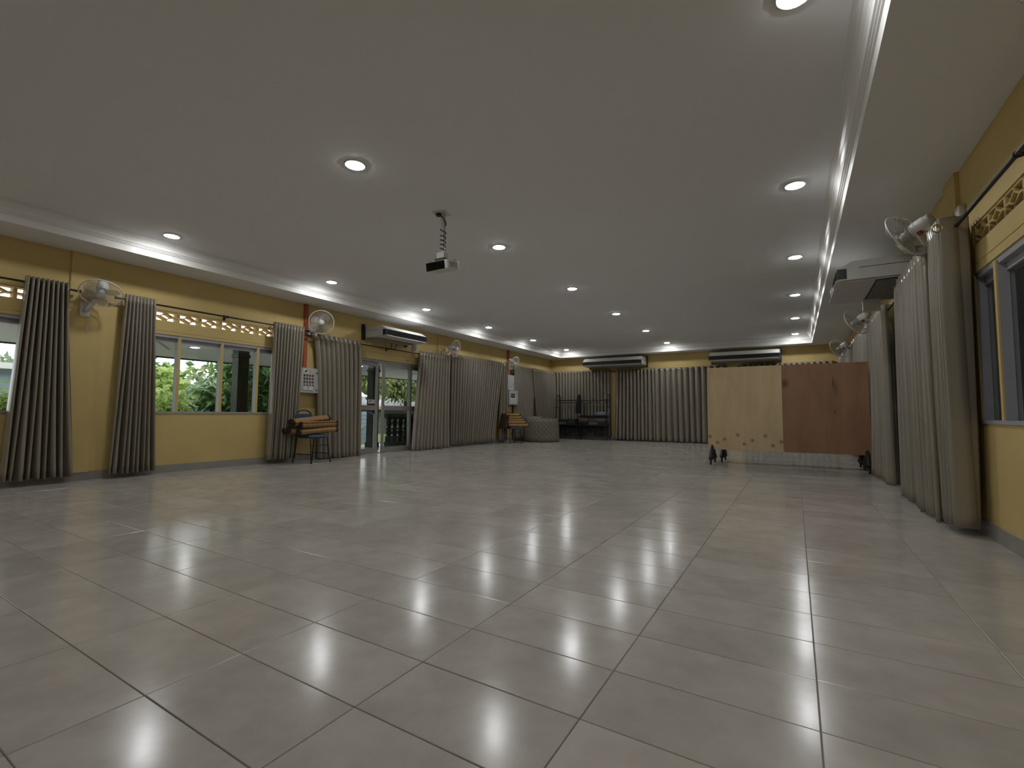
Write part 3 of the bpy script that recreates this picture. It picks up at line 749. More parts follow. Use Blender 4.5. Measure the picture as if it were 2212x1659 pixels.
for z in (.055, h-.085): link('door_lock', lock_me, door, T((fx, w-.04, z)) @ FX)
for c in range(2): MB().box(fx, fx+.012, .06+c*.112, .152+c*.112, .045, .135, bev=.006).build('switch_plate', M_WHITEPL, door)
s1 = MB().box(fx, fx+.001, .065, .262, h-.10, h-.015).build('warning_label', M_STICK, door)
MB().add([(fx+.0015, y, z) for y, z in ((.07, h-.085), (.095, h-.06), (.09, h-.045), (.115, h-.05), (.145, h-.02), (.14, h-.055), (.118, h-.085), (.10, h-.075))], [tuple(range(8))]).build('printed_emblem', M_BLACKPL, s1)
for k, (a, b) in enumerate(((.15, .25), (.155, .248), (.165, .245), (.15, .255))): MB().box(fx+.001, fx+.0015, a, b, h-.034-k*.019, h-.027-k*.019).build('printed_line', M_STRED, s1)
t, door, fx, w, h = ebox('upper of the two far grey boxes, with a small sticker', 12.46, 12.86, 1.62, 2.09, .09)
link('door_lock', lock_me, door, T((fx, w-.03, h*.45)) @ FX)
s1 = MB().box(fx, fx+.001, .10, .30, .05, .14).build('warning_label', M_STICK, door)
MB().box(fx+.001, fx+.0015, .12, .17, .08, .12).build('printed_emblem', M_BLACKPL, s1)
for k in range(2): MB().box(fx+.001, fx+.0015, .19, .28, .085+k*.025, .10+k*.025).build('printed_line', M_STRED, s1)
t, door, fx, w, h = ebox('lower of the two far grey boxes, with breaker windows and notices', 12.44, 12.98, 1.16, 1.605, .16)
for z in (.06, h-.08): link('door_lock', lock_me, door, T((fx, w-.035, z)) @ FX)
for r in range(2):
    for c in range(4): MB().box(fx, fx+.006, .10+c*.062, .148+c*.062, h-.15-r*.07, h-.105-r*.07).build('breaker', M_BLACKPL, door)
for r in range(2):
    s1 = MB().box(fx, fx+.001, .10, .42, .06+r*.10, .14+r*.10).build('notice', M_STICK, door)
    for c in range(2): MB().box(fx+.001, fx+.0015, .15+c*.12, .21+c*.12, .08+r*.10, .125+r*.10).build('printed_mark', M_ACGREY, s1)
tt = thing('junction_box', 'small dark junction box beside the far orange trunking', 'junction box', (XL, 12.76, 2.14))
MB().box(0, .05, 0, .16, 0, .14, bev=.008).build('box_body', M_ACDARK, tt)
MB().box(.05, .055, .01, .15, .01, .13).build('box_lid', M_ACDARK, tt)

dk = thing('door_catch', 'small dark catch on the lintel above the glass door', 'door catch', (XL, 8.12, 2.10))
MB().box(0, .006, -.03, .03, -.03, .03, bev=.002).build('back_plate', M_STICK, dk)
MB().lathe([(.009, 0), (.009, .02), (.014, .024), (.014, .034), (0, .036)], 12, frame_z((1, 0, 0))).build('peg', M_BLACKPL, dk)
wh = thing('wall_hook', 'small white hook on the pier below the nearest left fan', 'hook', (XL+.022, 2.30, 1.93))
MB().box(0, .006, -.012, .012, -.02, .02, bev=.002).build('back_plate', M_STICK, wh)
MB().tube([(.004, 0, .005), (.025, 0, 0), (.030, 0, .012)], .004, 6).build('hook_arm', M_STICK, wh)

# ------------------------------------------------------------------ projector
M_POLE = mat('light_grey_painted_tube', (.42, .42, .41), .4, var=.04)
pj = thing('projector', 'white projector with black lens window hanging from the ceiling on a pole', 'projector', (-3.30, 3.98, ZC))
MB().box(-.10, .06, -.08, .08, -.006, 0, Rz(.3)).build('ceiling_plate', M_WHITEPL, pj)
MB().lathe([(.030, -.03), (.036, -.012), (.036, -.006)], 18, T((-.05, -.02, 0))).build('cable_grommet', M_BLACKPL, pj)
MB().tube([(0, 0, -.006), (0, 0, -.28)], .024, 16).build('upper_tube', M_POLE, pj)
MB().tube([(0, 0, -.27), (0, 0, -.455)], .0185, 16).build('lower_tube', M_POLE, pj)
hel = [(-.03, -.02, -.03), (.0, -.032, -.045)]
turns = [(.02, -.06), (.3, -.12), (.65, -.16), (1.0, -.21), (1.6, -.245), (2.2, -.275), (3.0, -.315), (4.0, -.365), (4.8, -.40), (5.3, -.43)]
def zt(tn):
    for (a, za), (b, zb) in zip(turns, turns[1:]):
        if tn <= b: return za+(zb-za)*(tn-a)/(b-a)
    return turns[-1][1]
for k in range(5, 5*24+8):
    tn = k/24; hel.append((.031*cos(2*pi*tn-1.5), .031*sin(2*pi*tn-1.5), zt(tn)))
MB().tube(hel, .0055, 6).build('coiled_cable', M_BLACKPL, pj)
MB().box(-.05, .05, -.045, .045, -.525, -.455, bev=.004).build('mount_bracket', M_WHITEPL, pj)
MB().box(-.07, .06, -.05, .05, -.548, -.523).build('mount_base', M_ACDARK, pj)
PT = T((0, 0, -.54)) @ Matrix.Rotation(radians(10), 4, 'X') @ T((0, 0, .54))
body = MB().box(-.16, .145, -.105, .105, -.655, -.55, bev=.018).build('projector_body', M_WHITEPL, pj, PT)
MB().box(-.152, .105, -.111, -.102, -.648, -.558, bev=.004).build('lens_window', M_GLASSBLK, body)
MB().lathe([(.030, .0), (.036, .004), (.036, -.006), (0, -.008)], 24, T((.035, -.112, -.604)) @ frame_z((0, -1, 0))).build('lens', M_GLASSBLK, body)
for k in range(7): MB().box(.1445, .148, -.065+k*.018, -.055+k*.018, -.635, -.575).build('vent_slot', M_ACGREY, body)
for x, y in ((-.12, -.07), (.11, -.07), (-.12, .07), (.11, .07)): MB().lathe([(.012, -.55), (.012, -.540), (0, -.540)], 10, T((x, y, 0))).build('mount_screw', M_BLACKPL, body)

# ------------------------------------------------------------------ chairs with rolled mats
def make_chair(label, loc, rz):
    """local +y is the way the chair faces"""
    t = thing('banquet_chair', label, 'chair', loc, rz, 'blue padded chairs')
    for sx in (-1, 1):
        MB().tube([(sx*.20, .235, 0), (sx*.185, .20, .20), (sx*.175, .165, .43)], .0115, 10).build('leg', M_BLACK, t)
        MB().tube([(sx*.20, -.24, 0), (sx*.185, -.205, .20), (sx*.175, -.18, .43)], .0115, 10).build('leg', M_BLACK, t)
        for yy in (.235, -.24): MB().lathe([(.016, 0), (.016, .018), (.012, .03)], 10, T((sx*.20, yy, 0))).build('rubber_foot', M_BLACKPL, t)
        MB().tube([(sx*.19, .212, .15), (sx*.19, -.215, .15)], .008, 8).build('stretcher', M_BLACK, t)
    MB().tube([(-.183, .19, .30), (.183, .19, .30)], .008, 8).build('stretcher', M_BLACK, t)
    # one bent tube: uprights and rounded carrying handle
    pts = [(-.175, -.18, .40), (-.18, -.205, .60), (-.175, -.235, .78), (-.16, -.25, .85)]
    for k in range(9):
        a = pi-pi*k/8; pts.append((.145*cos(a), -.255, .855+.055*sin(a)))
    pts += [(.16, -.25, .85), (.175, -.235, .78), (.18, -.205, .60), (.175, -.18, .40)]
    MB().tube(pts, .0115, 10).build('back_frame', M_BLACK, t)
    MB().box(-.172, .172, -.018, .018, -.17, .17, T((0, -.222, .68)) @ Matrix.Rotation(radians(10), 4, 'X'), bev=.014).build('backrest', M_BLUE, t)
    s_ = MB(); N = 40
    def sq(k, r):
        a = 2*pi*k/N; c, d = cos(a), sin(a); e = .55
        return (r*math.copysign(abs(c)**e, c), r*math.copysign(abs(d)**e, d))
    vs = []; rings = ((.19, .425), (.205, .435), (.208, .455), (.198, .478), (.15, .492), (.06, .497))
    for r, z in rings: vs += [(sq(k, r)[0], sq(k, r)[1], z) for k in range(N)]
    fs = [(i*N+k, i*N+(k+1) % N, (i+1)*N+(k+1) % N, (i+1)*N+k) for i in range(len(rings)-1) for k in range(N)]
    fs += [tuple(range(N))[::-1], tuple(range((len(rings)-1)*N, len(rings)*N))]
    s_.add(vs, fs, True).build('seat', M_BLUEGREY, t)
    return t
make_chair('blue padded chair below the push-button panel holding rolled mats', (-7.315, 5.345, 0), -pi/2+.05)
make_chair('blue padded chair at the far left holding folded mats', (-7.32, 12.22, 0), -pi/2-.55)

def mat_roll(label, c, axis, L, R, flat=1.0, turns=3.2, tilt=0):
    """rolled mat: spiral sheet with a dark cloth binding at both ends"""
    c = Vector(c); ax = Vector(axis).normalized()
    t = thing('rolled_mat', label, 'mat', c, 0, 'rolled woven mats')
    up = Vector((0, 0, 1)); x = up.cross(ax).normalized(); z = ax.cross(x)
    Mx = Matrix(((x.x, ax.x, z.x, 0), (x.y, ax.y, z.y, 0), (x.z, ax.z, z.z, 0), (0, 0, 0, 1)))
    n = int(turns*22)
    def prof(u, grow=0.0):
        a = 2*pi*turns*(1-u)+tilt; r = R*(.22+.78*(1-u))+grow
        return r*cos(a), r*sin(a)*flat
    def sheet(y0, y1, grow):
        def f(u, v):
            px, pz = prof(u, grow); return (px, y0+(y1-y0)*v, pz)
        return f
    arc = 2*pi*R*turns*.6
    o = MB().grid(sheet(-L/2+.025, L/2-.025, 0), n, 6, True, Mx, lambda u, v: (v*L, u*arc)).build('woven_sheet', M_WOVEN, t); solid(o, R*.16)
    for a, b in ((-L/2, -L/2+.03), (L/2-.03, L/2)):
        o = MB().grid(sheet(a, b, .002), n, 1, True, Mx).build('cloth_binding', M_BIND, t); solid(o, R*.2)
    return t
SZ = .497
mat_roll('lowest front rolled mat on the near blue chair', (-7.19, 5.36, SZ+.058), (.06, 1, .06), .74, .055, tilt=.5)
mat_roll('middle front rolled mat on the near blue chair', (-7.20, 5.38, SZ+.165), (.02, 1, .02), .74, .055, tilt=1.2)
mat_roll('thick topmost rolled mat on the near blue chair', (-7.30, 5.27, SZ+.225), (-.02, 1, .10), .74, .085, .85, tilt=2.0)
mat_roll('rolled mat lying behind at the bottom on the near blue chair', (-7.345, 5.28, SZ+.065), (.10, 1, -.02), .74, .06, tilt=.2)
mat_roll('drooping rolled mat end nearest the curtain on the near blue chair', (-7.47, 5.24, SZ+.07), (.12, 1, .06), .66, .055, tilt=2.6)
def folded_mat(label, c, rz, L, W, Hh, m=None):
    t = thing('folded_mat', label, 'mat', c, rz, 'folded mats on the far chair')
    pr_ = []
    for k in range(9):
        a = -pi/2+pi*k/8; pr_.append((W/2-Hh/2+Hh/2*cos(a), Hh/2+Hh/2*sin(a)))
    pr_ += [(-W/2, Hh), (-W/2, Hh*.56), (W/2-Hh*.7, Hh*.54), (W/2-Hh*.7, Hh*.46), (-W/2, Hh*.44), (-W/2, 0)]
    MB().prism([(p[0], p[1]) for p in pr_], 1, -L/2+.03, L/2-.03, smooth=False).build('woven_sheet', M_MATTAN, t)
    for a, b in ((-L/2, -L/2+.032), (L/2-.032, L/2)): MB().prism([(p[0]*1.01, Hh/2+(p[1]-Hh/2)*1.06) for p in pr_], 1, a, b).build('cloth_binding', M_BIND, t)
    return t
cz = .498
ca = -.55
for k, (dx, dy, hh, L_, nm) in enumerate(((.05, .06, .085, .72, 'bottom'), (.02, .02, .075, .66, 'second'), (-.02, .0, .06, .62, 'third'), (-.05, -.02, .085, .56, 'fourth'), (-.07, -.05, .07, .50, 'topmost'))):
    folded_mat('%s folded tan mat in the pile on the far blue chair' % nm, (-7.30+dx, 12.24+dy, cz), ca, L_, .36, hh); cz += hh+.002
# dark cloth slumped over the near side of the pile
def slump(u, v):
    a = pi*(u-.5); r = .16+.05*sin(5*u+2*v)
    return (.12*sin(a)*1.5, -.02-.10*cos(a)*(.6+.5*v)-.10*v, .40-.42*v+.03*sin(7*u+3*v))
dc = thing('draped_cloth', 'dark brown cloth slumped over the mats on the far chair', 'cloth', (-7.36, 11.93, .46), -.3)
solid(MB().grid(slump, 18, 14).build('cloth', M_BIND, dc), .012)

# ------------------------------------------------------------------ skirted round table
TB = (-7.01, 13.50, 0)
tb = thing('round_table', 'round table hidden under a patterned skirt by the far curtains', 'table', TB)
MB().lathe([(.51, .695), (.515, .70), (.515, .715), (.51, .72)], 40).build('tabletop', M_ACGREY, tb)
for k in range(4):
    a = pi/4+k*pi/2; MB().tube([(.40*cos(a), .40*sin(a), 0), (.34*cos(a), .34*sin(a), .695)], .014, 10).build('leg', M_BLACK, tb)
tcl = thing('tablecloth', 'pleated brown trellis-pattern cloth skirting the round table', 'tablecloth', TB)
def skirt2(u, v):
    a = 2*pi*u; w = sin(44*a); r = .530+(.016*w)*min(1, v*3+.1)+.03*v
    return (r*cos(a), r*sin(a), .732-.722*v)
solid(MB().grid(skirt2, 44*8, 6, True, None, lambda u, v: (u*3.9+v*.75, u*3.9-v*.75)).build('pleated_skirt', M_TRELLIS, tcl), .003)
def topf(u, v): return ((.002+.532*v)*cos(2*pi*u), (.002+.532*v)*sin(2*pi*u), .7325)
solid(MB().grid(topf, 64, 6, True, None, lambda u, v: (v*cos(2*pi*u)*.6+v*sin(2*pi*u)*.6, v*cos(2*pi*u)*.6-v*sin(2*pi*u)*.6)).build('cloth_top', M_TRELLIS, tcl), .003)
def book(label, c, rz, w, d, h, m):
    t = thing('book', label, 'book', c, rz, 'items on the skirted table')
    MB().box(-w/2, w/2, -d/2, d/2, 0, .004).build('cover', m, t); MB().box(-w/2, w/2, -d/2, d/2, h-.004, h).build('cover', m, t)
    MB().box(-w/2, w/2-.004, -d/2+.006, d/2-.006, .004, h-.004).build('pages', M_PAGES, t)
book('flat pale book at the bottom of the small pile on the skirted table', (-7.16, 13.34, .735), .3, .42, .30, .03, M_ACGREY)
book('dark book on top of the pale one on the skirted table', (-7.08, 13.37, .766), .5, .32, .22, .035, M_PAPER)

# ------------------------------------------------------------------ garment rack
RK = (-6.27, 15.33, 0)
rk = thing('garment_rack', 'black tubular metal rack with folded cloths against the far curtain', 'rack', RK)
xs = (-1.0, -.20, .86)
for x in xs:
    pts = [(x-.0, -.17, 0), (x, -.17, 1.40)]
    loop = [(x+.0, -.17, 0), (x, -.17, 1.38)]
    for k in range(9):
        a = pi-pi*k/8; loop.append((x, .0+.17*cos(a), 1.40+.16*sin(a)))
    loop += [(x, .17, 1.38), (x, .17, 0)]
    e = MB().tube(loop, .016, 8).build('end_frame', M_BLACK, rk)
    for z in (.12, .50, 1.12): MB().tube([(x, -.17, z), (x, .17, z)], .010, 8).build('cross_bar', M_BLACK, e)
    for dy in (-.07, .07): MB().tube([(x, dy, 1.12), (x, dy, 1.52)], .006, 6).build('cross_bar', M_BLACK, e)
for a, b in zip(xs, xs[1:]):
    for (y, z) in ((-.17, .12), (.17, .12), (-.17, .50), (.17, .50), (-.17, 1.36), (.17, 1.36), (0, 1.28)):
        MB().tube([(a, y, z), (b, y, z)], .012, 8).build('rail', M_BLACK, rk)
    sh = MB().box(a+.01, b-.01, -.17, .17, .505, .513).build('shelf', M_BLACK, rk)
for sx, x in ((-1, xs[0]), (1, xs[-1])): MB().tube([(x, -.17, 1.12), (x+sx*.12, -.17, 1.12), (x+sx*.13, -.17, 1.13)], .008, 6).build('side_hook', M_BLACK, rk)
def drape(x0, x1, seed):
    r = random.Random(seed); k = [r.uniform(0, 6) for _ in range(4)]
    def f(u, v): return (x0+(x1-x0)*u, .13+.02*sin(u*26+k[0]), .50-(.30+.05*sin(u*9+k[1]))*v-.02*sin(u*14+k[2])*v)
    return f
for i, (a, b) in enumerate(((xs[0]+.03, xs[1]-.03), (xs[1]+.03, xs[2]-.03))):
    dr = thing('hanging_cloth', ('dark grey cloth hanging below the left bay of the garment rack', 'dark grey cloth hanging below the right bay of the garment rack')[i], 'cloth', (RK[0], RK[1], .1), 0)
    solid(MB().grid(drape(a, b, 40+i), 50, 8, True, T((0, 0, -.1))).build('cloth', M_DCLOTH[1], dr), .006)
def folded_cloth(label, c, w, d, h, m, seed):
    r = random.Random(seed); k = [r.uniform(0, 6) for _ in range(6)]
    t = thing('folded_cloth', label, 'cloth', c, r.uniform(-.06, .06), 'folded cloths on the garment rack')
    bm = bmesh.new(); bmesh.ops.create_cube(bm, size=1); bmesh.ops.subdivide_edges(bm, edges=list(bm.edges), cuts=5, use_grid_fill=True)
    for v in bm.verts:
        x, y, z = v.co
        sq_ = 1-.10*(abs(x*2)**4)-.06*(abs(y*2)**4)
        sag = .18*sin(x*7+k[0])*(z+.5)+.10*cos(y*6+k[1])*(z+.5)
        v.co = Vector((x*w*(1+.03*sin(z*12+k[2])), y*d*(1+.05*sin(z*16+k[3])), (z+.5)*h*sq_+sag*h*.5))
    zmin = min(v.co.z for v in bm.verts)
    for v in bm.verts: v.co.z -= zmin
    MB().bm(bm, True).build('folded_layers', m, t)
    # a visible lighter fold edge along the front
    MB().tube([(-w*.47+w*.94*i/12, -d*.505, h*(.45+.12*sin(i*.5+k[4]))) for i in range(13)], h*.12, 6).build('fold_edge', m, t)
spots = [(-.80, 0, 3), (-.80, 1, 1), (-.45, 0, 1), (-.45, 1, 5), (.02, 0, 0), (.02, 1, 2), (.02, 2, 0), (.37, 0, 3), (.37, 1, 6), (.37, 2, 0), (.66, 0, 1), (.66, 1, 3), (.66, 2, 0), (.66, 3, 4)]
pilen = {-.80: 'first', -.45: 'second', .02: 'third', .37: 'fourth', .66: 'last'}; laynm = ('bottom', 'next up', 'third layer', 'top layer')
cname = ('black', 'charcoal', 'dull pink', 'grey', 'pale blue and white', 'olive', 'mauve')
zt_ = {}
for i, (x, l, mi) in enumerate(spots):
    z = zt_.get(x, .516); hh = .085+.02*((i*7) % 3)
    folded_cloth('%s folded cloth, %s of the %s pile along the rack' % (cname[mi], laynm[l], pilen[x]), (RK[0]+x, RK[1], z), .33, .31, hh, M_DCLOTH[mi], 70+i); zt_[x] = z+hh*1.02+.004
def garment(u, v):
    w = .11*(.35+.65*min(1, v*2.2))*(1-.25*v)
    return (w*(u-.5)*2+.01*sin(6*v), -.03*cos((u-.5)*pi)+.012*sin(u*14+v*3), -.62*v)
hg = thing('hanging_garment', 'dark garment hanging from the middle upright of the garment rack', 'clothing', (RK[0]-.13, RK[1]-.215, 1.52))
solid(MB().grid(garment, 16, 14).build('cloth', M_DCLOTH[0], hg), .03)
MB().tube([(.0, .0, 0), (.03, .02, .05), (.06, .03, .02)], .004, 6).build('hanger_loop', M_BLACK, hg)

# ------------------------------------------------------------------ rolling boards with plywood sheets
PLY = 9.2
kn = [(-1.325, .49), (-1.20, .385), (-1.08, .45), (-.87, .53), (-.77, .375), (-.64, .44), (-.44, .525), (-.33, .365), (-.20, .435)]
M_PLYA = ply_mat('pale_plywood', (.50, .375, .205), (.60, .455, .26), [(x+.775-.008, z-1.0, .05) for x, z in kn])
M_PLYB = ply_mat('reddish_plywood', (.24, .128, .066), (.33, .185, .10), [(-.55, .42, .12)], [(.13, .42, .022, .15, .35), (.16, .33, .06, .2, .6), (.14, -.06, .018, .06, .35)])
sheetA = MB().box(-.592, .592, -.006, .006, -.735, .735); o = sheetA.build('plywood_sheet', M_PLYA, None, T((-.775, PLY, 1.0)))
tag(o, 'pale plywood sheet with dark knots along its bottom', 'plywood sheet', 'plywood sheets')
sheetB = MB().box(-.592, .592, -.006, .006, -.735, .735); o = sheetB.build('plywood_sheet', M_PLYB, None, T((.41, PLY+.004, 1.0)))
tag(o, 'reddish brown plywood sheet beside the right hand curtains', 'plywood sheet', 'plywood sheets')
def board(label, y, x0, x1, z0, z1):
    t = thing('rolling_board', label, 'rolling board', ((x0+x1)/2, y, 0)); w = (x1-x0)/2
    MB().box(-w, w, -.012, .012, z0, z1).build('board_panel', M_BIND, t)
    for za in (z0-.02, z1-.01): MB().box(-w-.02, w+.02, -.02, .02, za, za+.03).build('frame_rail', M_BLACK, t)
    for sx in (-1, 1):
        x = sx*(w-.03)
        MB().box(x-.02, x+.02, -.022, .022, .10, z1).build('upright', M_BLACK, t)
        MB().tube([(x, -.26, .095), (x, -.10, .12), (x, 0, .14), (x, .10, .12), (x, .26, .095)], .02, 8).build('foot_bar', M_BLACK, t)
        for dy in (-1, 1): MB().tube([(x, dy*.20, .10), (x, dy*.03, .34)], [.045, .022], 8).build('brace', M_BLACK, t)
        for dy in (-.25, .25):
            c = MB(); c.lathe([(.012, .07), (.012, .10)], 10, T((x, dy, 0))); c.box(x-.016, x+.016, dy-.012, dy+.02, .055, .075)
            ck = c.build('caster', M_BLACK, t)
            MB().lathe([(.012, -.014), (.036, -.012), (.038, 0), (.036, .012), (.012, .014)], 16, T((x, dy+.015, .038)) @ frame_z((1, 0, 0))).build('wheel', M_BLACKPL, ck)
            MB().lathe([(.014, -.0145), (.014, .0145)], 10, T((x, dy+.015, .038)) @ frame_z((1, 0, 0))).build('wheel_hub', M_CHROME, ck)
    return t
board('black framed rolling board supporting the plywood sheets', PLY+.05, -1.33, .98, .31, 1.70)
board('second black framed rolling board parked behind the plywood', PLY+.62, -1.22, .97, .26, 1.73)

# ------------------------------------------------------------------ outside: verandah, garden
struct('verandah_floor', MB().box(-9.8, XL-WT, -4, 17, -.25, -.02), M_VERFL, 'grey tiled verandah floor outside')
# sloping boarded soffit of the verandah roof with its outer fascia
vs_ = [(-7.95, 2.13), (-12.4, 2.13), (-12.4, 2.16), (-7.95, 2.16)]
struct('ceiling_verandah', MB().prism(vs_, 1, -4, 17), M_VERCEIL, 'white sloping verandah ceiling outside')
fas = MB().box(-12.45, -12.4, -4, 17, 2.10, 2.17); struct('trim_2', fas, M_GREENP, 'dark fascia edge of the verandah roof')
for k, yy in enumerate((2.9, 6.4, 9.9)):
    z = lambda x: 2.13
    MB().add([(-8.1, yy, z(-8.1)-.003), (-10.8, yy+1.6, z(-10.8)-.003), (-10.8, yy+1.63, z(-10.8)-.003), (-8.1, yy+.03, z(-8.1)-.003),
              (-8.1, yy, z(-8.1)-.012), (-10.8, yy+1.6, z(-10.8)-.012), (-10.8, yy+1.63, z(-10.8)-.012), (-8.1, yy+.03, z(-8.1)-.012)],
             [(4, 5, 6, 7)[::-1], (0, 1, 5, 4), (2, 3, 7, 6), (1, 2, 6, 5), (3, 0, 4, 7)]).build('seam_batten', M_ACGREY, bpy.data.objects['ceiling_verandah'])
dm2 = MB().lathe([(.079, -.004), (.068, -.013), (0, -.015)], 12, caps=False); vdm = dm2.mesh('diffuser'); vdm.materials.append(M_LAMPOUT)
for yy, lab in ((.6, 'added verandah fill light left of the garden window view, brightening the ceiling'), (4.64, 'lit round light on the verandah ceiling seen through the garden window'), (8.7, 'added verandah fill light near the glass door, brightening the ceiling'), (12.7, 'added verandah fill light beyond the glass door, brightening the ceiling')):  # lamp in the garden window is real, others added to brighten the ceiling
    vl = thing('verandah_light', lab, 'ceiling light', (-10.03, yy, 2.13), 0, 'verandah ceiling lights')
    link('trim_ring', trim_me, vl); link('diffuser', vdm, vl)
for k, (yy, lab) in enumerate(((1.75, 'dark green verandah post hidden near the leftmost curtain'), (5.30, 'dark green verandah post seen through the garden window'), (8.81, 'dark green verandah post seen through the glass door'), (12.3, 'dark green verandah post beyond the far curtains'))):
    t = thing('verandah_post', lab, 'post', (-9.6, yy, -.02), 0, 'dark green verandah posts')
    MB().box(-.11, .11, -.11, .11, .12, 2.148, bev=.008).build('shaft', M_GREENP, t); MB().box(-.13, .13, -.13, .13, 0, .12, bev=.01).build('plinth', M_GREENP, t)
    MB().box(-.125, .125, -.125, .125, 1.98, 2.05, bev=.008).build('collar', M_GREENP, t)
bal_me = MB().lathe([(.085, .10), (.085, .20), (.05, .22), (.06, .27), (.088, .34), (.07, .41), (.045, .46), (.052, .48), (.045, .50), (.07, .57), (.082, .63), (.05, .70), (.075, .71), (.09, .76)], 14).mesh('baluster')
bal_me.materials.append(M_GREENRAIL)
def balustrade(label, y0, y1):
    t = thing('balustrade', label, 'balustrade', (-9.6, y0, -.02)); w = y1-y0
    MB().box(-.08, .08, 0, w, .76, .88, bev=.01).build('handrail', M_GREENRAIL, t); MB().box(-.08, .08, 0, w, 0, .10, bev=.01).build('bottom_rail', M_GREENRAIL, t)
    MB().box(-.012, .012, 0, w, .44, .48).build('mid_rail', M_GREENRAIL, t); MB().box(-.03, .03, 0, w, .10, .26).build('lower_infill', M_GREENRAIL, t)
    k = int(w/.22)
    for i in range(k): link('baluster', bal_me, t, T((0, (i+.5)*w/k, 0)))
balustrade('dark green verandah balustrade with urn balusters seen through the glass door', 9.30, 12.17)
tp = thing('metal_pole', 'thin pale handrail pole outside the glass door', 'pole', (-9.05, 8.35, -.02))
MB().tube([(0, 0, 0), (0, 0, .84), (-.03, -.03, .89), (-.10, -.10, .90)], .015, 8).build('pole', M_CHROME, tp); MB().lathe([(.04, 0), (.04, .01), (.015, .012)], 12).build('foot_plate', M_CHROME, tp)

M_BOUNCE = mat('pale_bounce_apron', (.46, .45, .44), .8, var=.12, scale=2)  # added pale ground, bounces neutral light where grass would tint the ceiling green
struct('bounce_paving', MB().box(-13.2, -9.8, -40, 60, -.5, -.262), M_BOUNCE, 'added pale apron bouncing neutral light up to the verandah ceiling')
gr_ = MB().box(-80, -13.2, -40, 60, -.5, -.28); struct('ground', gr_, M_GRASS, 'grassy garden ground outside')

def leafy(mb, c, size, r, drop=0.0):
    d = Vector((r.gauss(0, 1), r.gauss(0, 1), r.gauss(0, .6)-drop)).normalized()
    s_ = d.cross(Vector((r.gauss(0, 1), r.gauss(0, 1), r.gauss(0, 1)))).normalized(); nrm = d.cross(s_)
    L, W = size*r.uniform(.7, 1.3), size*.24*r.uniform(.7, 1.2); c = Vector(c)
    o = len(mb.v)
    mb.v += [c, c+d*L*.5+s_*W+nrm*W*.3, c+d*L*.95-nrm*L*.12, c+d*L*.5-s_*W+nrm*W*.3]
    mb.f += [[o, o+1, o+2], [o, o+2, o+3]]; mb.sm += [False, False]
def tree(name, label, cat, loc, th, rad, hz, n, size, m, seed, drop=0.0, bend=(0, 0), group='trees and shrubs in the garden', branches=7):
    r = random.Random(seed); t = thing(name, label, cat, loc, 0, group)
    tops = Vector((bend[0], bend[1], th))
    mb = MB().tube([(0, 0, 0), (bend[0]*.3, bend[1]*.3, th*.5), tops], [.11*rad/1.2, .09*rad/1.2, .06*rad/1.2], 8)
    for k in range(branches):
        a = 2*pi*k/branches+r.uniform(-.3, .3); e = tops+Vector((cos(a)*rad*.75, sin(a)*rad*.75, hz*r.uniform(-.2, .7)))
        s0 = tops*r.uniform(.6, 1.0); mb.tube([s0, (s0+e)/2+Vector((0, 0, .15)), e], [.035*rad/1.2, .025*rad/1.2, .010], 5)
    mb.build('trunk', M_BARK, t)
    lf = MB(); cl = []
    for k in range(26):
        a = r.uniform(0, 2*pi); b = r.uniform(-1, 1); q = r.uniform(.45, 1)
        cl.append(tops+Vector((cos(a)*rad*q*math.sqrt(1-b*b*.6), sin(a)*rad*q*math.sqrt(1-b*b*.6), b*hz)))
    for k in range(n):
        c = r.choice(cl); leafy(lf, c+Vector((r.gauss(0, rad*.20), r.gauss(0, rad*.20), r.gauss(0, hz*.20))), size, r, drop)
    f = lf.build('foliage', m, t); f['kind'] = 'stuff'
    return t
G0 = -.28
tree('shrub', 'bright yellow-green bamboo-like shrub seen through the left half of the garden window', 'shrub', (-15.2, 5.4, G0), .9, 1.25, 1.1, 3600, .34, M_LEAF_LITE, 1, .3)
tree('tree', 'grey-green bushy tree in the middle of the garden window', 'tree', (-17.5, 8.9, G0), 1.05, 1.7, 1.05, 3400, .30, M_LEAF_GREY, 2, .2)
tree('tree', 'large-leaved dark green tree behind the green post', 'tree', (-13.6, 7.75, G0), 1.75, 1.05, .75, 2200, .26, M_LEAF_DARK, 3, .6)
tree('tree', 'broad dark green tree right of the green post', 'tree', (-13.8, 9.6, G0), 1.85, 1.3, .75, 2600, .26, M_LEAF_DARK, 4, .6)
tree('shrub', 'low spiky grey shrub under the garden trees', 'shrub', (-13.4, 6.1, G0), .35, .9, .45, 1400, .42, M_LEAF_GREY, 5, -.5)
tree('shrub', 'drooping pale shrub near the second window post', 'shrub', (-12.9, 5.35, G0), .75, .42, .72, 800, .22, M_LEAF_LITE, 6, .7)
tree('shrub', 'low dark shrub below the large-leaved tree', 'shrub', (-13.9, 8.5, G0), .4, 1.1, .42, 1600, .28, M_LEAF_MANGO, 7, 0)
tree('tree', 'distant dark tree closing the garden view', 'tree', (-24, 13.0, G0), 1.4, 3.2, 1.5, 3800, .5, M_LEAF_MANGO, 8, .2)
tree('tree', 'drooping olive mango tree seen through the glass door', 'tree', (-16.5, 17.3, G0), 3.05, 1.75, .85, 3000, .30, M_LEAF_MANGO, 9, 1.1)
tree('tree', 'second olive tree left in the glass door view', 'tree', (-15.5, 14.2, G0), 3.0, 1.3, .75, 2000, .28, M_LEAF_MANGO, 10, 1.0)
tree('shrub', 'low hedge shrub behind the balustrade', 'shrub', (-12.7, 14.6, G0), .3, .9, .42, 1400, .22, M_LEAF_DARK, 11, .1)
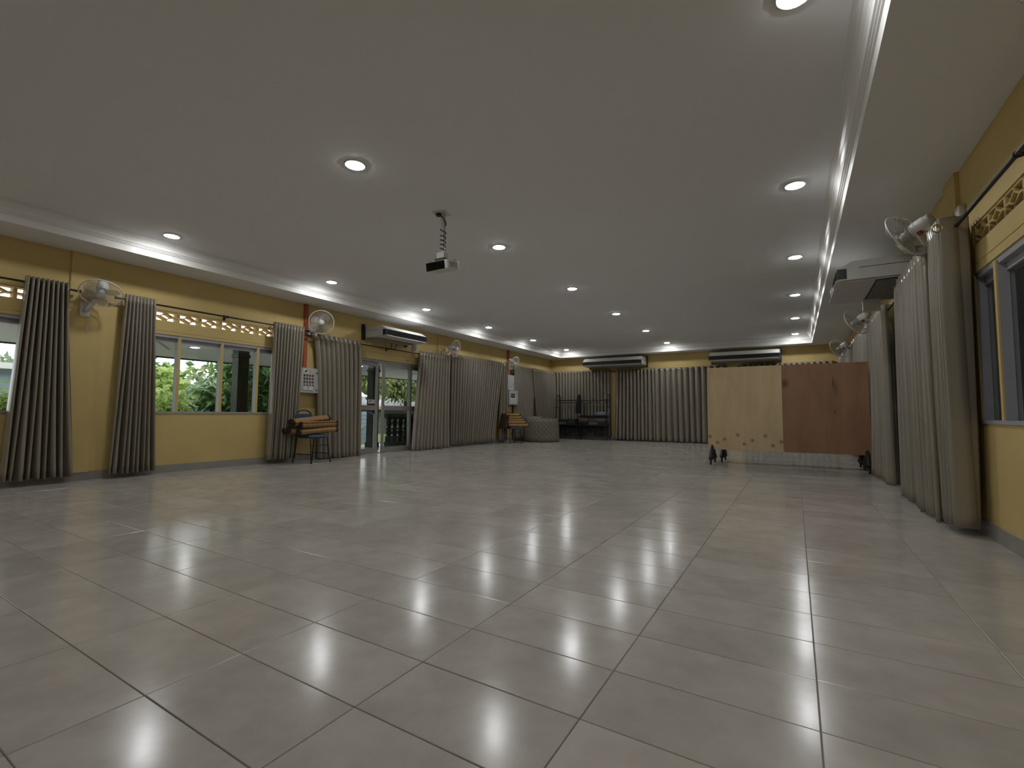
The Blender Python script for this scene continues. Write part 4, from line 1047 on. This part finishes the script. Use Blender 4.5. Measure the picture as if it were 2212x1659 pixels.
tree('shrub', 'hedge shrub at the right end of the balustrade', 'shrub', (-13.2, 16.6, G0), .35, 1.0, .5, 1400, .22, M_LEAF_LITE, 12, .1)
tree('shrub', 'yellow-green bush seen at the left picture edge', 'shrub', (-12.6, 2.85, G0), 1.0, .55, .5, 900, .24, M_LEAF_LITE, 13, .6)
tree('tree', 'grey wispy tree at the left picture edge', 'tree', (-15.0, 3.3, G0), 1.7, 1.0, .55, 1200, .26, M_LEAF_GREY, 14, .3)
tree('tree', 'far dark tree behind the yellow-green shrub', 'tree', (-25, 8.2, G0), 1.5, 3.0, 1.6, 3400, .5, M_LEAF_DARK, 15, .2)
# neighbouring buildings
nb = thing('shed', 'shed with corrugated metal roof seen through the glass door', 'building', (-20.3, 19.9, G0), radians(38))
def corr(u, v):
    return (-6+12*u, -1.6+1.6*v, 1.45+.65*v+.025*sin(2*pi*u*60))
solid(MB().grid(corr, 60*6, 2).build('metal_roof', M_ROOFM, nb), .01)
M_SHED = mat('weathered_shed_wall', (.09, .10, .08), .8, var=.2)
MB().box(-5.8, 5.8, -1.2, 1.4, 0, 1.45).build('wall', M_SHED, nb)
MB().box(-6, 6, -1.68, -1.60, 1.34, 1.47).build('fascia_board', M_ORANGE, nb)
hb = thing('house', 'pale blue clad house wall seen low through the glass door', 'building', (-14.6, 13.0, G0), radians(35))
for k in range(8): MB().box(-2.2, .18, -.06+.006*(k % 2), .06, k*.15, k*.15+.142).build('cladding_board', M_HOUSE, hb)
MB().box(-2.15, .15, .06, .8, 0, 1.2).build('wall', M_HOUSE, hb)
MB().box(-.2, -.05, -.09, .0, .55, .62).build('vent_cover', M_STICK, hb)
lb = thing('house', 'terracotta outbuilding at the left picture edge', 'building', (-14.2, 2.2, G0), 0)
MB().box(-.6, .6, -.9, .9, 0, 1.35).build('wall', M_ORANGE, lb); MB().box(-.8, .8, -1.1, 1.1, 1.98, 2.1).build('roof', M_VERCEIL, lb); MB().box(-.6, .6, -.9, .9, 1.35, 1.98).build('upper_wall', M_HOUSE, lb)

# ------------------------------------------------------------------ unseen corridor behind the right wall, closed to keep sky light out
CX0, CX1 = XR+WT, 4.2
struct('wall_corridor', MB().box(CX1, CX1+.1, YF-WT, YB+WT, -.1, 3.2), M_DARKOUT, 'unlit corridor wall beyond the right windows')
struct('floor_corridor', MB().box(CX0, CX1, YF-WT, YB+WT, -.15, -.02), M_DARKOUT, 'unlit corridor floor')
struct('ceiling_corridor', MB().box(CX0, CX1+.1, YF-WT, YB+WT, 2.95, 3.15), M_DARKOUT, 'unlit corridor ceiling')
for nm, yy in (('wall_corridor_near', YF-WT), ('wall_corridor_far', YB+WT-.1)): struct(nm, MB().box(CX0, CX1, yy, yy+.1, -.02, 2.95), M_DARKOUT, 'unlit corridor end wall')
